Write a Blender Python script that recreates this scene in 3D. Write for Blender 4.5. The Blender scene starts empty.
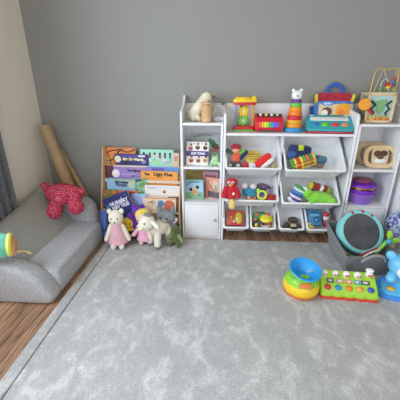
import bpy, bmesh, math, random
from mathutils import Vector, Matrix, Euler
random.seed(7)
PI = math.pi
R = math.radians
SC = bpy.context.scene
COL = SC.collection

# ------------------------------------------------------------------ camera
FPX, HC, PITCH, YAW, DC = 290.0, 1.15, R(20.77), R(3.6), 2.38
_cp, _sp, _cy, _sy = math.cos(PITCH), math.sin(PITCH), math.cos(YAW), math.sin(YAW)
FW = Vector((-_sy*_cp, _cy*_cp, -_sp)); RT = Vector((_cy, _sy, 0)); UP = RT.cross(FW)
CAM = Vector((0, -DC, HC))
cam = bpy.data.cameras.new('camera'); camo = bpy.data.objects.new('camera', cam); COL.objects.link(camo)
cam.sensor_width = 36; cam.sensor_fit = 'HORIZONTAL'; cam.lens = 36*FPX/400; cam.clip_start = .02
camo.matrix_world = Matrix((( RT.x, UP.x, -FW.x, CAM.x), (RT.y, UP.y, -FW.y, CAM.y), (RT.z, UP.z, -FW.z, CAM.z), (0, 0, 0, 1)))
SC.camera = camo

def at(px, py, Y=None, Z=None, X=None):
    """where the sight line of a photo point meets a wall-parallel, level or side plane of the room"""
    d = RT*((px-200)/FPX) + UP*((200-py)/FPX) + FW
    if Y is not None: t = (Y-CAM.y)/d.y
    elif Z is not None: t = (Z-CAM.z)/d.z
    else: t = (X-CAM.x)/d.x
    return CAM + d*t
def mpp(p): return (Vector(p)-CAM).dot(FW)/FPX      # metres per photo pixel at a point

# ------------------------------------------------------------------ materials
def lin(c):
    def f(v): return v/12.92 if v <= .04045 else ((v+.055)/1.055)**2.4
    if isinstance(c, str): c = [int(c[i:i+2], 16)/255 for i in (0, 2, 4)]
    return (f(c[0]), f(c[1]), f(c[2]), 1)
_mats = {}
def mat(c, rough=.55, kind='plain', metal=0, c2=None, scale=40, bump=.0, trans=0, coat=0):
    key = (c, rough, kind, metal, c2, scale, bump, trans, coat)
    if key in _mats: return _mats[key]
    m = bpy.data.materials.new(kind+'_'+c); m.use_nodes = True
    nt = m.node_tree; N = nt.nodes; L = nt.links; b = N['Principled BSDF']
    b.inputs['Base Color'].default_value = lin(c); b.inputs['Roughness'].default_value = rough
    b.inputs['Metallic'].default_value = metal
    if trans: b.inputs['Transmission Weight'].default_value = trans
    if coat: b.inputs['Coat Weight'].default_value = coat
    tc = N.new('ShaderNodeTexCoord')
    if c2 or bump or kind in ('plush', 'fabric'):
        nz = N.new('ShaderNodeTexNoise'); nz.inputs['Scale'].default_value = scale; nz.inputs['Detail'].default_value = 4
        L.new(tc.outputs['Object'], nz.inputs['Vector'])
        if c2:
            rp = N.new('ShaderNodeValToRGB'); rp.color_ramp.elements[0].color = lin(c); rp.color_ramp.elements[1].color = lin(c2)
            rp.color_ramp.elements[0].position = .38; rp.color_ramp.elements[1].position = .62
            L.new(nz.outputs['Fac'], rp.inputs['Fac']); L.new(rp.outputs['Color'], b.inputs['Base Color'])
        bp = N.new('ShaderNodeBump'); bp.inputs['Strength'].default_value = bump or .5; bp.inputs['Distance'].default_value = .004
        n2 = N.new('ShaderNodeTexNoise'); n2.inputs['Scale'].default_value = 260 if kind in ('plush', 'fabric') else scale; n2.inputs['Detail'].default_value = 3
        L.new(tc.outputs['Object'], n2.inputs['Vector'])
        L.new(n2.outputs['Fac'], bp.inputs['Height']); L.new(bp.outputs['Normal'], b.inputs['Normal'])
    if kind in ('plush', 'fabric'):
        b.inputs['Sheen Weight'].default_value = .25; b.inputs['Sheen Roughness'].default_value = .5
    _mats[key] = m
    return m
def plas(c): return mat(c, .35, 'plastic')
def fur(c, c2=None, s=30): return mat(c, .95, 'plush', c2=c2, scale=s)
def paper(c, c2=None, s=25): return mat(c, .45, 'paper', c2=c2, scale=s)
def wood(c, c2, s=12): return mat(c, .5, 'wood', c2=c2, scale=s)

def dotted(c, c2, sc):
    m = bpy.data.materials.new('dotted_fabric'); m.use_nodes = True
    nt = m.node_tree; N = nt.nodes; L = nt.links; b = N['Principled BSDF']; b.inputs['Roughness'].default_value = .9
    tc = N.new('ShaderNodeTexCoord'); v = N.new('ShaderNodeTexVoronoi'); v.inputs['Scale'].default_value = sc; v.inputs['Randomness'].default_value = .15
    L.new(tc.outputs['Object'], v.inputs['Vector'])
    r = N.new('ShaderNodeValToRGB'); r.color_ramp.elements[0].position = .2; r.color_ramp.elements[1].position = .28
    r.color_ramp.elements[0].color = lin(c2); r.color_ramp.elements[1].color = lin(c)
    L.new(v.outputs['Distance'], r.inputs['Fac']); L.new(r.outputs['Color'], b.inputs['Base Color'])
    return m

WHITE = mat('e9e9ec', .4, 'painted_board')
WHITE2 = mat('efeff1', .3, 'white_plastic')
DARK = mat('2c2c30', .6, 'dark')
PAGES = mat('efe9dc', .8, 'pages')
BLACK = mat('17171a', .4, 'black')

# ------------------------------------------------------------------ mesh builder
def TRS(loc=(0, 0, 0), rot=(0, 0, 0), scl=(1, 1, 1)):
    return Matrix.Translation(loc) @ Euler(rot).to_matrix().to_4x4() @ Matrix.Diagonal((*scl, 1))
class MB:
    def __init__(s): s.bm = bmesh.new(); s.mats = []
    def _add(s, b, m, M=None):
        if m not in s.mats: s.mats.append(m)
        i = s.mats.index(m)
        if M is not None: bmesh.ops.transform(b, matrix=M, verts=b.verts)
        bmesh.ops.recalc_face_normals(b, faces=b.faces)
        for f in b.faces: f.material_index = i
        me = bpy.data.meshes.new('t'); b.to_mesh(me); b.free(); s.bm.from_mesh(me); bpy.data.meshes.remove(me)
        return s
    def box(s, size, loc, m, rot=(0, 0, 0), bev=0, seg=2):
        b = bmesh.new(); bmesh.ops.create_cube(b, size=1, matrix=Matrix.Diagonal((*size, 1)))
        if bev: bmesh.ops.bevel(b, geom=b.edges[:], offset=bev, segments=seg, affect='EDGES', profile=.5)
        return s._add(b, m, TRS(loc, rot))
    def span(s, a, c, m, bev=0, seg=2):
        return s.box([abs(c[i]-a[i]) for i in range(3)], [(c[i]+a[i])/2 for i in range(3)], m, bev=bev, seg=seg)
    def ell(s, rad, loc, m, rot=(0, 0, 0), seg=20):
        b = bmesh.new(); bmesh.ops.create_uvsphere(b, u_segments=seg, v_segments=max(8, seg*2//3), radius=1)
        return s._add(b, m, TRS(loc, rot, rad))
    def sup(s, rad, loc, m, rot=(0, 0, 0), e=.5, seg=24):
        """puffy rounded block (superellipsoid)"""
        b = bmesh.new(); bmesh.ops.create_uvsphere(b, u_segments=seg, v_segments=seg*2//3, radius=1)
        p = lambda v: math.copysign(abs(v)**e, v)
        for v in b.verts:
            z = max(-1, min(1, v.co.z)); r = math.sqrt(max(0, 1-z*z)); a = math.atan2(v.co.y, v.co.x)
            v.co = (p(r)*p(math.cos(a)), p(r)*p(math.sin(a)), p(z))
        return s._add(b, m, TRS(loc, rot, rad))
    def lathe(s, prof, loc, m, rot=(0, 0, 0), seg=32, scl=(1, 1, 1)):
        b = bmesh.new(); rings = []
        for r, z in prof:
            rings.append([b.verts.new((0, 0, z))] if r < 1e-6 else [b.verts.new((r*math.cos(2*PI*k/seg), r*math.sin(2*PI*k/seg), z)) for k in range(seg)])
        for q, w in zip(rings, rings[1:]):
            for k in range(seg):
                n = (k+1) % seg
                if len(q) == 1 and len(w) == 1: continue
                if len(q) == 1: b.faces.new((q[0], w[n], w[k]))
                elif len(w) == 1: b.faces.new((q[k], q[n], w[0]))
                else: b.faces.new((q[k], q[n], w[n], w[k]))
        return s._add(b, m, TRS(loc, rot, scl))
    def cyl(s, r, h, loc, m, rot=(0, 0, 0), seg=24, bev=0):
        t = min(bev, r*.5, h*.4)
        pr = [(0, -h/2), (r-t, -h/2), (r, -h/2+t), (r, h/2-t), (r-t, h/2), (0, h/2)] if t else [(0, -h/2), (r, -h/2), (r, h/2), (0, h/2)]
        return s.lathe(pr, loc, m, rot, seg)
    def tor(s, R_, r, loc, m, rot=(0, 0, 0), seg=32, ms=10, scl=(1, 1, 1)):
        return s.lathe([(R_+r*math.cos(2*PI*k/ms), r*math.sin(2*PI*k/ms)) for k in range(ms+1)], loc, m, rot, seg, scl)
    def tube(s, pts, r, m, seg=10, closed=False, smooth=3):
        pts = [Vector(p) for p in pts]
        rr = r if isinstance(r, (list, tuple)) else [r]*len(pts)
        if smooth and len(pts) > 2:                                   # Catmull-Rom
            out, ro = [], []; n = len(pts)
            for i in range(n if closed else n-1):
                g = lambda k: pts[k % n] if closed else pts[max(0, min(n-1, k))]
                p0, p1, p2, p3 = g(i-1), g(i), g(i+1), g(i+2)
                for j in range(smooth):
                    t = j/smooth
                    out.append(.5*((2*p1)+(p2-p0)*t+(2*p0-5*p1+4*p2-p3)*t*t+(3*p1-p0-3*p2+p3)*t**3)); ro.append(rr[i]*(1-t)+rr[(i+1) % n]*t)
            if not closed: out.append(pts[-1]); ro.append(rr[-1])
            pts, rr = out, ro
        b = bmesh.new(); rings = []; n = len(pts); ref = None
        for i, p in enumerate(pts):
            t = ((pts[(i+1) % n]-pts[i-1]) if closed else (pts[min(n-1, i+1)]-pts[max(0, i-1)])).normalized()
            if ref is None: ref = Vector((0, 0, 1)) if abs(t.z) < .9 else Vector((1, 0, 0))
            a = t.cross(ref).normalized(); ref = a.cross(t).normalized()
            rings.append([b.verts.new(p+rr[i]*(a*math.cos(2*PI*k/seg)+ref*math.sin(2*PI*k/seg))) for k in range(seg)])
        for i in range(n if closed else n-1):
            q, w = rings[i], rings[(i+1) % n]
            for k in range(seg): b.faces.new((q[k], q[(k+1) % seg], w[(k+1) % seg], w[k]))
        if not closed: b.faces.new(rings[0]); b.faces.new(rings[-1])
        return s._add(b, m)
    def limb(s, a, c, r0, r1, m, seg=14):
        """a soft tapered limb with round ends"""
        a, c = Vector(a), Vector(c); d = c-a; l = d.length
        pr = [(r0*math.sin(t), -r0*math.cos(t)) for t in [k*PI/10 for k in range(0, 6)]]
        pr += [(r1*math.cos(t), l+r1*math.sin(t)) for t in [k*PI/10 for k in range(0, 6)]]
        q = d.to_track_quat('Z', 'Y').to_matrix().to_4x4()
        pr[0] = (0, pr[0][1]); pr[-1] = (0, pr[-1][1])
        b = MB(); b.lathe(pr, (0, 0, 0), m, seg=seg)
        bmesh.ops.transform(b.bm, matrix=Matrix.Translation(a) @ q, verts=b.bm.verts)
        return s._add(b.bm, m)
    def prism(s, poly, depth, m, M=None, bev=0, seg=2):
        """outline in x,z pushed along y (centred)"""
        b = bmesh.new(); n = len(poly)
        f0 = [b.verts.new((x, -depth/2, z)) for x, z in poly]; f1 = [b.verts.new((x, depth/2, z)) for x, z in poly]
        b.faces.new(f0); b.faces.new(f1[::-1])
        for k in range(n): b.faces.new((f0[k], f1[k], f1[(k+1) % n], f0[(k+1) % n]))
        if bev:
            bmesh.ops.recalc_face_normals(b, faces=b.faces)
            bmesh.ops.bevel(b, geom=b.edges[:], offset=bev, segments=seg, affect='EDGES', profile=.5)
        return s._add(b, m, M)
    def loft(s, loops, m, M=None, cap0=False, cap1=True):
        b = bmesh.new(); rs = [[b.verts.new(p) for p in lp] for lp in loops]; n = len(loops[0])
        for q, w in zip(rs, rs[1:]):
            for k in range(n): b.faces.new((q[k], q[(k+1) % n], w[(k+1) % n], w[k]))
        if cap0: b.faces.new(rs[0])
        if cap1: b.faces.new(rs[-1])
        return s._add(b, m, M)
    def text(s, body, size, m, M, bold=.0, wide=1.0):
        cu = bpy.data.curves.new('lettering', 'FONT'); cu.body = body; cu.size = size; cu.align_x = 'CENTER'; cu.align_y = 'CENTER'
        cu.extrude = .0004; cu.offset = bold; cu.resolution_u = 3
        o = bpy.data.objects.new('lettering', cu); COL.objects.link(o)
        dg = bpy.context.evaluated_depsgraph_get(); dg.update()
        me = bpy.data.meshes.new_from_object(o.evaluated_get(dg)); bpy.data.objects.remove(o)
        b = bmesh.new(); b.from_mesh(me); bpy.data.meshes.remove(me)
        return s._add(b, m, M @ Matrix.Diagonal((wide, 1, 1, 1)))
    def build(s, name, parent=None, sharp=40):
        me = bpy.data.meshes.new(name); s.bm.to_mesh(me); s.bm.free()
        for m in s.mats: me.materials.append(m)
        me.polygons.foreach_set('use_smooth', [True]*len(me.polygons)); me.set_sharp_from_angle(angle=R(sharp)); me.update()
        o = bpy.data.objects.new(name, me); COL.objects.link(o)
        if parent: o.parent = parent
        return o
def rrect(w, h, r, n=4):
    out = []
    for cx, cz, a0 in ((w/2-r, h/2-r, 0), (-w/2+r, h/2-r, PI/2), (-w/2+r, -h/2+r, PI), (w/2-r, -h/2+r, 1.5*PI)):
        for k in range(n+1): out.append((cx+r*math.cos(a0+k*PI/2/n), cz+r*math.sin(a0+k*PI/2/n)))
    return out
FACE = Matrix.Rotation(PI/2, 4, 'X')     # lays lettering drawn in x,y onto an upright face towards -y

def tag(o, label, cat, group=None, kind=None):
    o['label'] = label; o['category'] = cat
    if group: o['group'] = group
    if kind: o['kind'] = kind
    return o
def thing(name, label, cat, loc=(0, 0, 0), rot=(0, 0, 0), group=None):
    o = bpy.data.objects.new(name, None); o.empty_display_size = .05; COL.objects.link(o)
    o.location = loc; o.rotation_euler = rot
    return tag(o, label, cat, group)
def struct(o): o['kind'] = 'structure'; return o

# ------------------------------------------------------------------ the room
def wall_mat(c):
    m = bpy.data.materials.new('matt_wall_paint'); m.use_nodes = True
    nt = m.node_tree; N = nt.nodes; L = nt.links; b = N['Principled BSDF']
    b.inputs['Base Color'].default_value = lin(c); b.inputs['Roughness'].default_value = .7
    tc = N.new('ShaderNodeTexCoord'); n = N.new('ShaderNodeTexNoise'); n.inputs['Scale'].default_value = 180; n.inputs['Detail'].default_value = 3
    bp = N.new('ShaderNodeBump'); bp.inputs['Strength'].default_value = .08; bp.inputs['Distance'].default_value = .002
    L.new(tc.outputs['Object'], n.inputs['Vector']); L.new(n.outputs['Fac'], bp.inputs['Height']); L.new(bp.outputs['Normal'], b.inputs['Normal'])
    return m
def floor_mat():
    m = bpy.data.materials.new('laminate_planks'); m.use_nodes = True
    nt = m.node_tree; N = nt.nodes; L = nt.links; b = N['Principled BSDF']; b.inputs['Roughness'].default_value = .42
    tc = N.new('ShaderNodeTexCoord'); mp = N.new('ShaderNodeMapping'); mp.inputs['Rotation'].default_value = (0, 0, PI/2)
    br = N.new('ShaderNodeTexBrick'); br.inputs['Scale'].default_value = 1; br.inputs['Brick Width'].default_value = .9; br.inputs['Row Height'].default_value = .064
    br.inputs['Mortar Size'].default_value = .0012; br.inputs['Mortar Smooth'].default_value = .1; br.offset = .37
    br.inputs['Color1'].default_value = lin('e3ba97'); br.inputs['Color2'].default_value = lin('b0886a'); br.inputs['Mortar'].default_value = lin('4a3428')
    L.new(tc.outputs['Object'], mp.inputs['Vector']); L.new(mp.outputs['Vector'], br.inputs['Vector'])
    m2 = N.new('ShaderNodeMapping'); m2.inputs['Scale'].default_value = (30, 2.2, 1)
    nz = N.new('ShaderNodeTexNoise'); nz.inputs['Scale'].default_value = 2.2; nz.inputs['Detail'].default_value = 6; nz.inputs['Distortion'].default_value = .6
    L.new(tc.outputs['Object'], m2.inputs['Vector']); L.new(m2.outputs['Vector'], nz.inputs['Vector'])
    rp = N.new('ShaderNodeValToRGB'); rp.color_ramp.elements[0].position = .32; rp.color_ramp.elements[1].position = .7
    rp.color_ramp.elements[0].color = lin('8f8078'); rp.color_ramp.elements[1].color = lin('ffffff')
    mx = N.new('ShaderNodeMix'); mx.data_type = 'RGBA'; mx.blend_type = 'MULTIPLY'; mx.inputs[0].default_value = 1
    L.new(nz.outputs['Fac'], rp.inputs['Fac']); L.new(br.outputs['Color'], mx.inputs[6]); L.new(rp.outputs['Color'], mx.inputs[7]); L.new(mx.outputs[2], b.inputs['Base Color'])
    return m
def rug_mat():
    m = bpy.data.materials.new('brushed_pile'); m.use_nodes = True
    nt = m.node_tree; N = nt.nodes; L = nt.links; b = N['Principled BSDF']; b.inputs['Roughness'].default_value = .9
    b.inputs['Sheen Weight'].default_value = .3
    tc = N.new('ShaderNodeTexCoord')
    def noise(scale, det, dist, vec):
        n = N.new('ShaderNodeTexNoise'); n.inputs['Scale'].default_value = scale; n.inputs['Detail'].default_value = det; n.inputs['Distortion'].default_value = dist
        L.new(vec, n.inputs['Vector']); return n.outputs['Fac']
    mp = N.new('ShaderNodeMapping'); mp.inputs['Rotation'].default_value = (0, 0, .6); mp.inputs['Scale'].default_value = (1.3, .9, 1)
    L.new(tc.outputs['Object'], mp.inputs['Vector'])
    a1 = noise(8, 9, .9, mp.outputs['Vector']); a2 = noise(26, 4, .8, mp.outputs['Vector']); f = noise(140, 3, 0, tc.outputs['Object'])
    ma = N.new('ShaderNodeMath'); ma.operation = 'MULTIPLY_ADD'; ma.inputs[1].default_value = .5; L.new(a2, ma.inputs[0]); L.new(a1, ma.inputs[2]); a = ma.outputs[0]
    r = N.new('ShaderNodeValToRGB'); E = r.color_ramp.elements
    E[0].position = .6; E[0].color = lin('b5b3b3'); E[1].position = .98; E[1].color = lin('dcdadb')
    e = E.new(.76); e.color = lin('bdbbbb'); e = E.new(.83); e.color = lin('c9c7c7')
    L.new(a, r.inputs['Fac'])
    r2 = N.new('ShaderNodeValToRGB'); r2.color_ramp.elements[0].position = .3; r2.color_ramp.elements[1].position = .7
    r2.color_ramp.elements[0].color = lin('dcdcdc'); r2.color_ramp.elements[1].color = (1, 1, 1, 1); L.new(f, r2.inputs['Fac'])
    mx = N.new('ShaderNodeMix'); mx.data_type = 'RGBA'; mx.blend_type = 'MULTIPLY'; mx.inputs[0].default_value = 1
    L.new(r.outputs['Color'], mx.inputs[6]); L.new(r2.outputs['Color'], mx.inputs[7]); L.new(mx.outputs[2], b.inputs['Base Color'])
    bp = N.new('ShaderNodeBump'); bp.inputs['Strength'].default_value = .5; bp.inputs['Distance'].default_value = .004
    L.new(f, bp.inputs['Height']); L.new(bp.outputs['Normal'], b.inputs['Normal'])
    return m
WL, WR = -1.46, 2.3
struct(MB().span((WL-.1, -3.2, -.06), (WR, .1, 0), floor_mat()).build('floor'))
struct(MB().span((WL-.1, 0, 0), (WR, .1, 2.5), wall_mat('908f8c')).build('wall_back'))
lw = MB(); LWM = wall_mat('efe7db')
WY0, WY1, WZ0, WZ1 = -1.0, -2.7, .75, 2.15                          # the window that lights the room, out of the frame
lw.span((WL-.1, 0, 0), (WL, WY0, 2.5), LWM); lw.span((WL-.1, WY1, 0), (WL, -3.2, 2.5), LWM)
lw.span((WL-.1, WY0, 0), (WL, WY1, WZ0), LWM); lw.span((WL-.1, WY0, WZ1), (WL, WY1, 2.5), LWM)
struct(lw.build('wall_left'))
wf = MB(); PVC = mat('f2f2f2', .35, 'window_frame')
for y in (WY0, (WY0+WY1)/2, WY1): wf.span((WL-.08, y-.03, WZ0), (WL-.03, y+.03, WZ1), PVC)
for z in (WZ0, WZ1): wf.span((WL-.08, WY1, z-.03), (WL-.03, WY0, z+.03), PVC)
struct(wf.build('window_1'))
BB = mat('d8d4cc', .5, 'skirting_paint')
struct(MB().prism([(0, 0), (-.016, 0), (-.016, .1), (-.008, .12), (0, .12)], WR-WL, BB, Matrix.Translation(((WL+WR)/2, 0, 0)) @ Matrix.Rotation(PI/2, 4, 'Z') @ Matrix.Rotation(PI, 4, 'Z') @ Matrix.Diagonal((-1, 1, 1, 1))).build('baseboard_back'))
struct(MB().span((WL, -.02, 0), (WL+.014, -3.2, .11), BB).build('baseboard_left'))

struct(MB().span((WL-.1, -3.2, 2.4), (WR+.1, .1, 2.55), wall_mat('c9b99a')).build('ceiling'))
struct(MB().span((WR, -3.2, 0), (WR+.1, .1, 2.5), wall_mat('a9a8a2')).build('wall_right'))
# curtain at the left edge
cv = MB(); loops = []
CURT = mat('6f7076', .9, 'fabric', c2='5f6066', scale=60)
n = 60; outl = []
for k in range(n+1):
    y = -.555-.42*k/n; outl.append((WL+.045+.018*math.sin(k*PI/5), y))
outl = outl+[(x-.006, y) for x, y in outl[::-1]]
cv.loft([[(x, y, .03) for x, y in outl], [(x, y, 1.2) for x, y in outl], [(x, y, 2.3) for x, y in outl]], CURT, cap0=True)
tag(cv.build('curtain', sharp=60), 'dark grey curtain hanging on the left wall beside the sofa', 'curtain')

# rug with its bound border strip
rug = thing('rug', 'large pale grey short-pile rug with brushed marks covering the floor', 'rug', (0, 0, 0))
RM = rug_mat()
RX0, RX1, RY0, RY1, RZ = -.888, 2.1, -.285, -2.9, .016
MB().span((RX0+.062, RY1, .001), (RX1, RY0, RZ), RM, bev=.006).build('pile', rug)
bd = MB(); bd.span((RX0, RY1, .001), (RX0+.058, RY0, RZ+.002), RM, bev=.007, seg=3); bd.build('border', rug)

# ------------------------------------------------------------------ sofa
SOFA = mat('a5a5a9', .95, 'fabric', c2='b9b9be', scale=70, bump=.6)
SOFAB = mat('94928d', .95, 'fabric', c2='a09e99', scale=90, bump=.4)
sofa = thing('childrens_sofa', 'small grey plush two-seat childrens sofa against the left wall', 'sofa', (-1.2, -.65, 0))
so = Vector((-1.2, -.65, 0)); LM = Matrix.Translation(-so)
def sofa_part(name, poly, y0, y1, m, bev, seg=4):
    b = MB(); b.prism(poly, abs(y1-y0), m, LM @ Matrix.Translation((0, (y0+y1)/2, 0)), bev=bev, seg=seg)
    if name == 'backrest':                                            # the back sags towards its near end
        for v in b.bm.verts:
            if v.co.z > .17: v.co.z = .17+(v.co.z-.17)*(1+.62*(v.co.y-.33))
    return b.build(name, sofa, 50)
sofa_part('seat_cushion', [(-1.2, .0), (-.925, .0), (-.915, .09), (-.925, .165), (-1.2, .18)], -.325, -.995, SOFA, .02)
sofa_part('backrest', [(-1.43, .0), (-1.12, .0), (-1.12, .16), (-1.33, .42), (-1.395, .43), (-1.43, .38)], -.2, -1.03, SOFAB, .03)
sofa_part('armrest', [(-1.42, .0), (-.965, .0), (-.955, .1), (-.985, .3), (-1.04, .345), (-1.42, .365)], -.335, -.205, SOFA, .045)
sofa_part('armrest', [(-1.42, .0), (-.93, .0), (-.912, .04), (-.965, .14), (-1.015, .195), (-1.09, .235), (-1.42, .28)], -.985, -1.105, SOFA, .03)

# red polka-dot plush on the sofa
RD = dotted('b62c4a', 'ecc4cc', 92)
p = at(64, 193.5, Y=-.4)
tp = thing('polka_dot_plush', 'red polka-dotted plush toy flopped over the sofa corner', 'plush toy', p)
MB().sup((.14, .08, .075), (0, 0, 0), RD, (0, .05, 0), .9).build('body', tp)
MB().ell((.065, .05, .06), (.01, -.06, -.005), RD).build('head', tp)
for q in ((-.05, -.08, -.115), (.11, -.06, -.085)):
    MB().limb((q[0]*.7, -.03, -.02), q, .042, .056, RD).build('leg', tp)
MB().limb((-.1, 0, .0), (-.155, .02, .055), .045, .024, RD).build('arm', tp)
MB().limb((.09, 0, .01), (.14, .01, .02), .03, .022, RD).build('arm', tp)

# teal round cloth toy on the near arm
p = at(.5, 245.5, Y=-1.06)
tt = thing('cloth_ball_toy', 'turquoise round cloth toy with yellow and orange edge on the sofa arm', 'toy', p, (.2, .1, R(28)))
MB().sup((.075, .045, .07), (-.015, 0, 0), fur('68c9ae', '7fd6c4'), e=.75).build('body', tt)
MB().tor(.052, .014, (.044, 0, 0), fur('e6e36a'), (0, PI/2, 0)).build('rim', tt)
MB().tor(.04, .013, (.06, 0, -.012), fur('d99a6a'), (0, PI/2, 0)).build('band', tt)
MB().tube([(.045, -.01, -.05), (.085, -.03, -.03), (.11, -.01, -.05), (.14, -.02, -.062)], .006, mat('d8c98c', .7)).build('ribbon', tt)

# cardboard tubes leaning in the corner
CARD = wood('a58a68', 'b3976f', 9)
def card_tube(px0, py0, y0, base, r, label):
    top = at(px0, py0, Y=y0); base = Vector(base); d = top-base
    o = MB(); l = d.length
    o.lathe([(r, 0), (r, l), (r-.006, l), (r-.006, .0), (r, 0)], (0, 0, 0), CARD, seg=28)
    q = o.build('cardboard_tube', None, 30); q.location = base; q.rotation_euler = d.to_track_quat('Z', 'Y').to_euler()
    return tag(q, label, 'cardboard tube', 'cardboard tubes in the corner')
card_tube(44, 125.5, -.12, (-1.135, -.15, .0), .046, 'thick brown cardboard tube leaning in the wall corner')
card_tube(60.5, 151, -.03, (-1.035, -.05, 0), .025, 'thin brown cardboard tube leaning behind the thicker tube')

# ------------------------------------------------------------------ shelf units
YF = -.27
def knob(par, loc): MB().lathe([(0, 0), (.008, 0), (.007, .01), (.012, .016), (.012, .022), (0, .025)], loc, mat('b9bcbf', .3, 'metal', metal=.6), (PI/2, 0, 0)).build('knob', par)
def side_prism(x0, x1, zf, zb, yb=-.003, yf=YF, round_=.03):
    """upright side board: low rounded front corner, curving up to the back"""
    pts = [(yf, 0), (yb, 0), (yb, zb), (yb-.035, zb)]
    for k in range(1, 9):
        t = k/8; pts.append((yb-.035+(yf+round_-yb+.035)*t, zb+(zf-zb)*(t**.55 if zb > zf else t)))
    pts += [(yf+round_*.3, zf-round_*.25), (yf, zf-round_)]
    M = Matrix.Translation(((x0+x1)/2, 0, 0)) @ Matrix(((0, 1, 0, 0), (1, 0, 0, 0), (0, 0, 1, 0), (0, 0, 0, 1)))
    return pts, x1-x0, M
def tall_unit(x0, x1, raised, label, ztop):
    u = thing('shelf_unit', label, 'shelf unit', ((x0+x1)/2, YF, 0)); O = Matrix.Translation((-(x0+x1)/2, -YF, 0))
    T = .016
    for s in ('l', 'r'):
        a = (x0, x0+T) if s == 'l' else (x1-T, x1)
        zf, zb = (ztop+.085, 1.115) if s == raised else (ztop+.004, ztop+.004)
        pts, w, M = side_prism(a[0], a[1], zf, zb)
        MB().prism(pts, w, WHITE, O @ M, bev=.002, seg=1).build('side_panel', u)
    for z in (ztop, .61, .328, .06):
        b = MB(); b.span((x0+T, YF+.004, z-.018), (x1-T, -.012, z), WHITE, bev=.0015, seg=1); bmesh.ops.transform(b.bm, matrix=O, verts=b.bm.verts); b.build('shelf', u)
    b = MB(); b.span((x0+T, -.012, .0), (x1-T, -.003, 1.055), WHITE, bev=.001, seg=1); bmesh.ops.transform(b.bm, matrix=O, verts=b.bm.verts); b.build('back_panel', u)
    b = MB(); b.span((x0+T+.003, YF+.002, .035), (x1-T-.003, YF+.018, .308), WHITE, bev=.003); bmesh.ops.transform(b.bm, matrix=O, verts=b.bm.verts); d = b.build('door', u)
    kx = (x1-.045) if raised == 'l' else (x0+.045)
    knob(d, (kx-(x0+x1)/2, .002, .185))
    b = MB(); b.span((x0+T, YF+.02, 0), (x1-T, YF+.034, .042), WHITE); bmesh.ops.transform(b.bm, matrix=O, verts=b.bm.verts); b.build('plinth', u)
    return u
NX0, NX1 = -.275, .033
tall_unit(NX0, NX1, 'l', 'narrow white shelf unit with closed door beside the book rack', .931)
GX0, GX1 = .968, 1.29
tall_unit(GX0, GX1, 'r', 'white shelf unit on the right holding wooden wheels and purple tub', .93)

MX0, MX1, MZ = .036, .964, .862
mu = thing('toy_storage_unit', 'wide white toy storage unit with eight tilted bins', 'storage unit', (.5, YF, 0)); MO = Matrix.Translation((-.5, -YF, 0))
def mpart(name, a, c, bev=.0015, m=WHITE):
    b = MB(); b.span(a, c, m, bev=bev, seg=1); bmesh.ops.transform(b.bm, matrix=MO, verts=b.bm.verts); return b.build(name, mu)
for a in ((MX0, MX0+.018), (MX1-.018, MX1)):
    pts, w, M = side_prism(a[0], a[1], 1.0, 1.05, round_=.035)
    MB().prism(pts, w, WHITE, MO @ M, bev=.002, seg=1).build('side_panel', mu)
mpart('top_board', (MX0+.018, YF+.003, MZ-.018), (MX1-.018, -.012, MZ))
mpart('back_panel', (MX0+.018, -.012, MZ-.06), (MX1-.018, -.003, 1.055))
MXC = .472
mpart('divider', (MXC-.008, -.2, .1), (MXC+.008, -.02, MZ-.018))
for z in (.56, .325): mpart('rail', (MX0+.018, -.035, z-.03), (MX1-.018, -.015, z+.01))
mpart('foot_rail', (MX0+.018, -.06, .0), (MX1-.018, -.045, .05))
# tilted plastic bins
def bin_(x0, x1, zt, zl, label, group, yt=-.095, yl=-.335, dep=.12):
    w = x1-x0; T = Vector((0, yt, zt)); Lp = Vector((0, yl, zl)); v = (T-Lp); h = v.length; v.normalize()
    nrm = Vector((0, v.z, -v.y))                                    # into the bin
    C = (T+Lp)/2; C.x = (x0+x1)/2
    M = Matrix(((1, 0, 0, C.x), (0, nrm.y, v.y, C.y), (0, nrm.z, v.z, C.z), (0, 0, 0, 1)))   # x, depth, up-slope
    def lp(ins, d, r, dz=0): return [(x, d, z+dz) for x, z in rrect(w-2*ins, h-2*ins, r)]
    L_ = [lp(.0, .016, .02), lp(.0, .002, .02), lp(.003, 0, .02), lp(.011, 0, .016), lp(.014, .003, .015), lp(.03, dep, .018)]
    b = MB(); b.loft(L_, WHITE2, cap1=True)
    b.loft([lp(.0, .016, .02), lp(.01, .016, .018), lp(.026, dep+.004, .018)], WHITE2, cap1=True)
    o = b.build('storage_bin', None, 35)
    me = o.data
    o.matrix_world = M @ Matrix.Identity(4)
    return tag(o, label, 'storage bin', group)
SG = 'tilted white toy bins in the storage unit'
bx = [(.053, .462), (.482, .912)]
bin_(*bx[0], .832, .620, 'large white bin, upper on the side of the narrow shelf', SG)
bin_(bx[1][0], bx[1][1], .828, .612, 'large white bin, upper, holding rainbow-striped cloth toy', SG)
bin_(*bx[0], .575, .372, 'large white bin, lower, holding red furry plush', SG)
bin_(*bx[1], .570, .360, 'large white bin, lower, holding lime green plush', SG)
sx = [(.05, .252), (.264, .462), (.482, .68), (.694, .89)]
sl = ['small white bin holding a red box', 'small white bin holding yellow-capped doll', 'small white bin holding brown furry toy', 'small white bin holding blue box toy']
for (a, c), l in zip(sx, sl): bin_(a, c, .338, .145, l, SG, dep=.1)

# white cabinet beyond the right unit
wc = thing('white_cabinet', 'white cabinet side cut off by the right edge of the photo', 'cabinet', (1.6, -.2, 0))
MB().span((-.27, -.09, .0), (.3, .17, .82), WHITE, bev=.003).build('body', wc)
MB().span((-.265, -.105, .03), (.29, -.091, .8), WHITE, bev=.003).build('door', wc)

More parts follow.
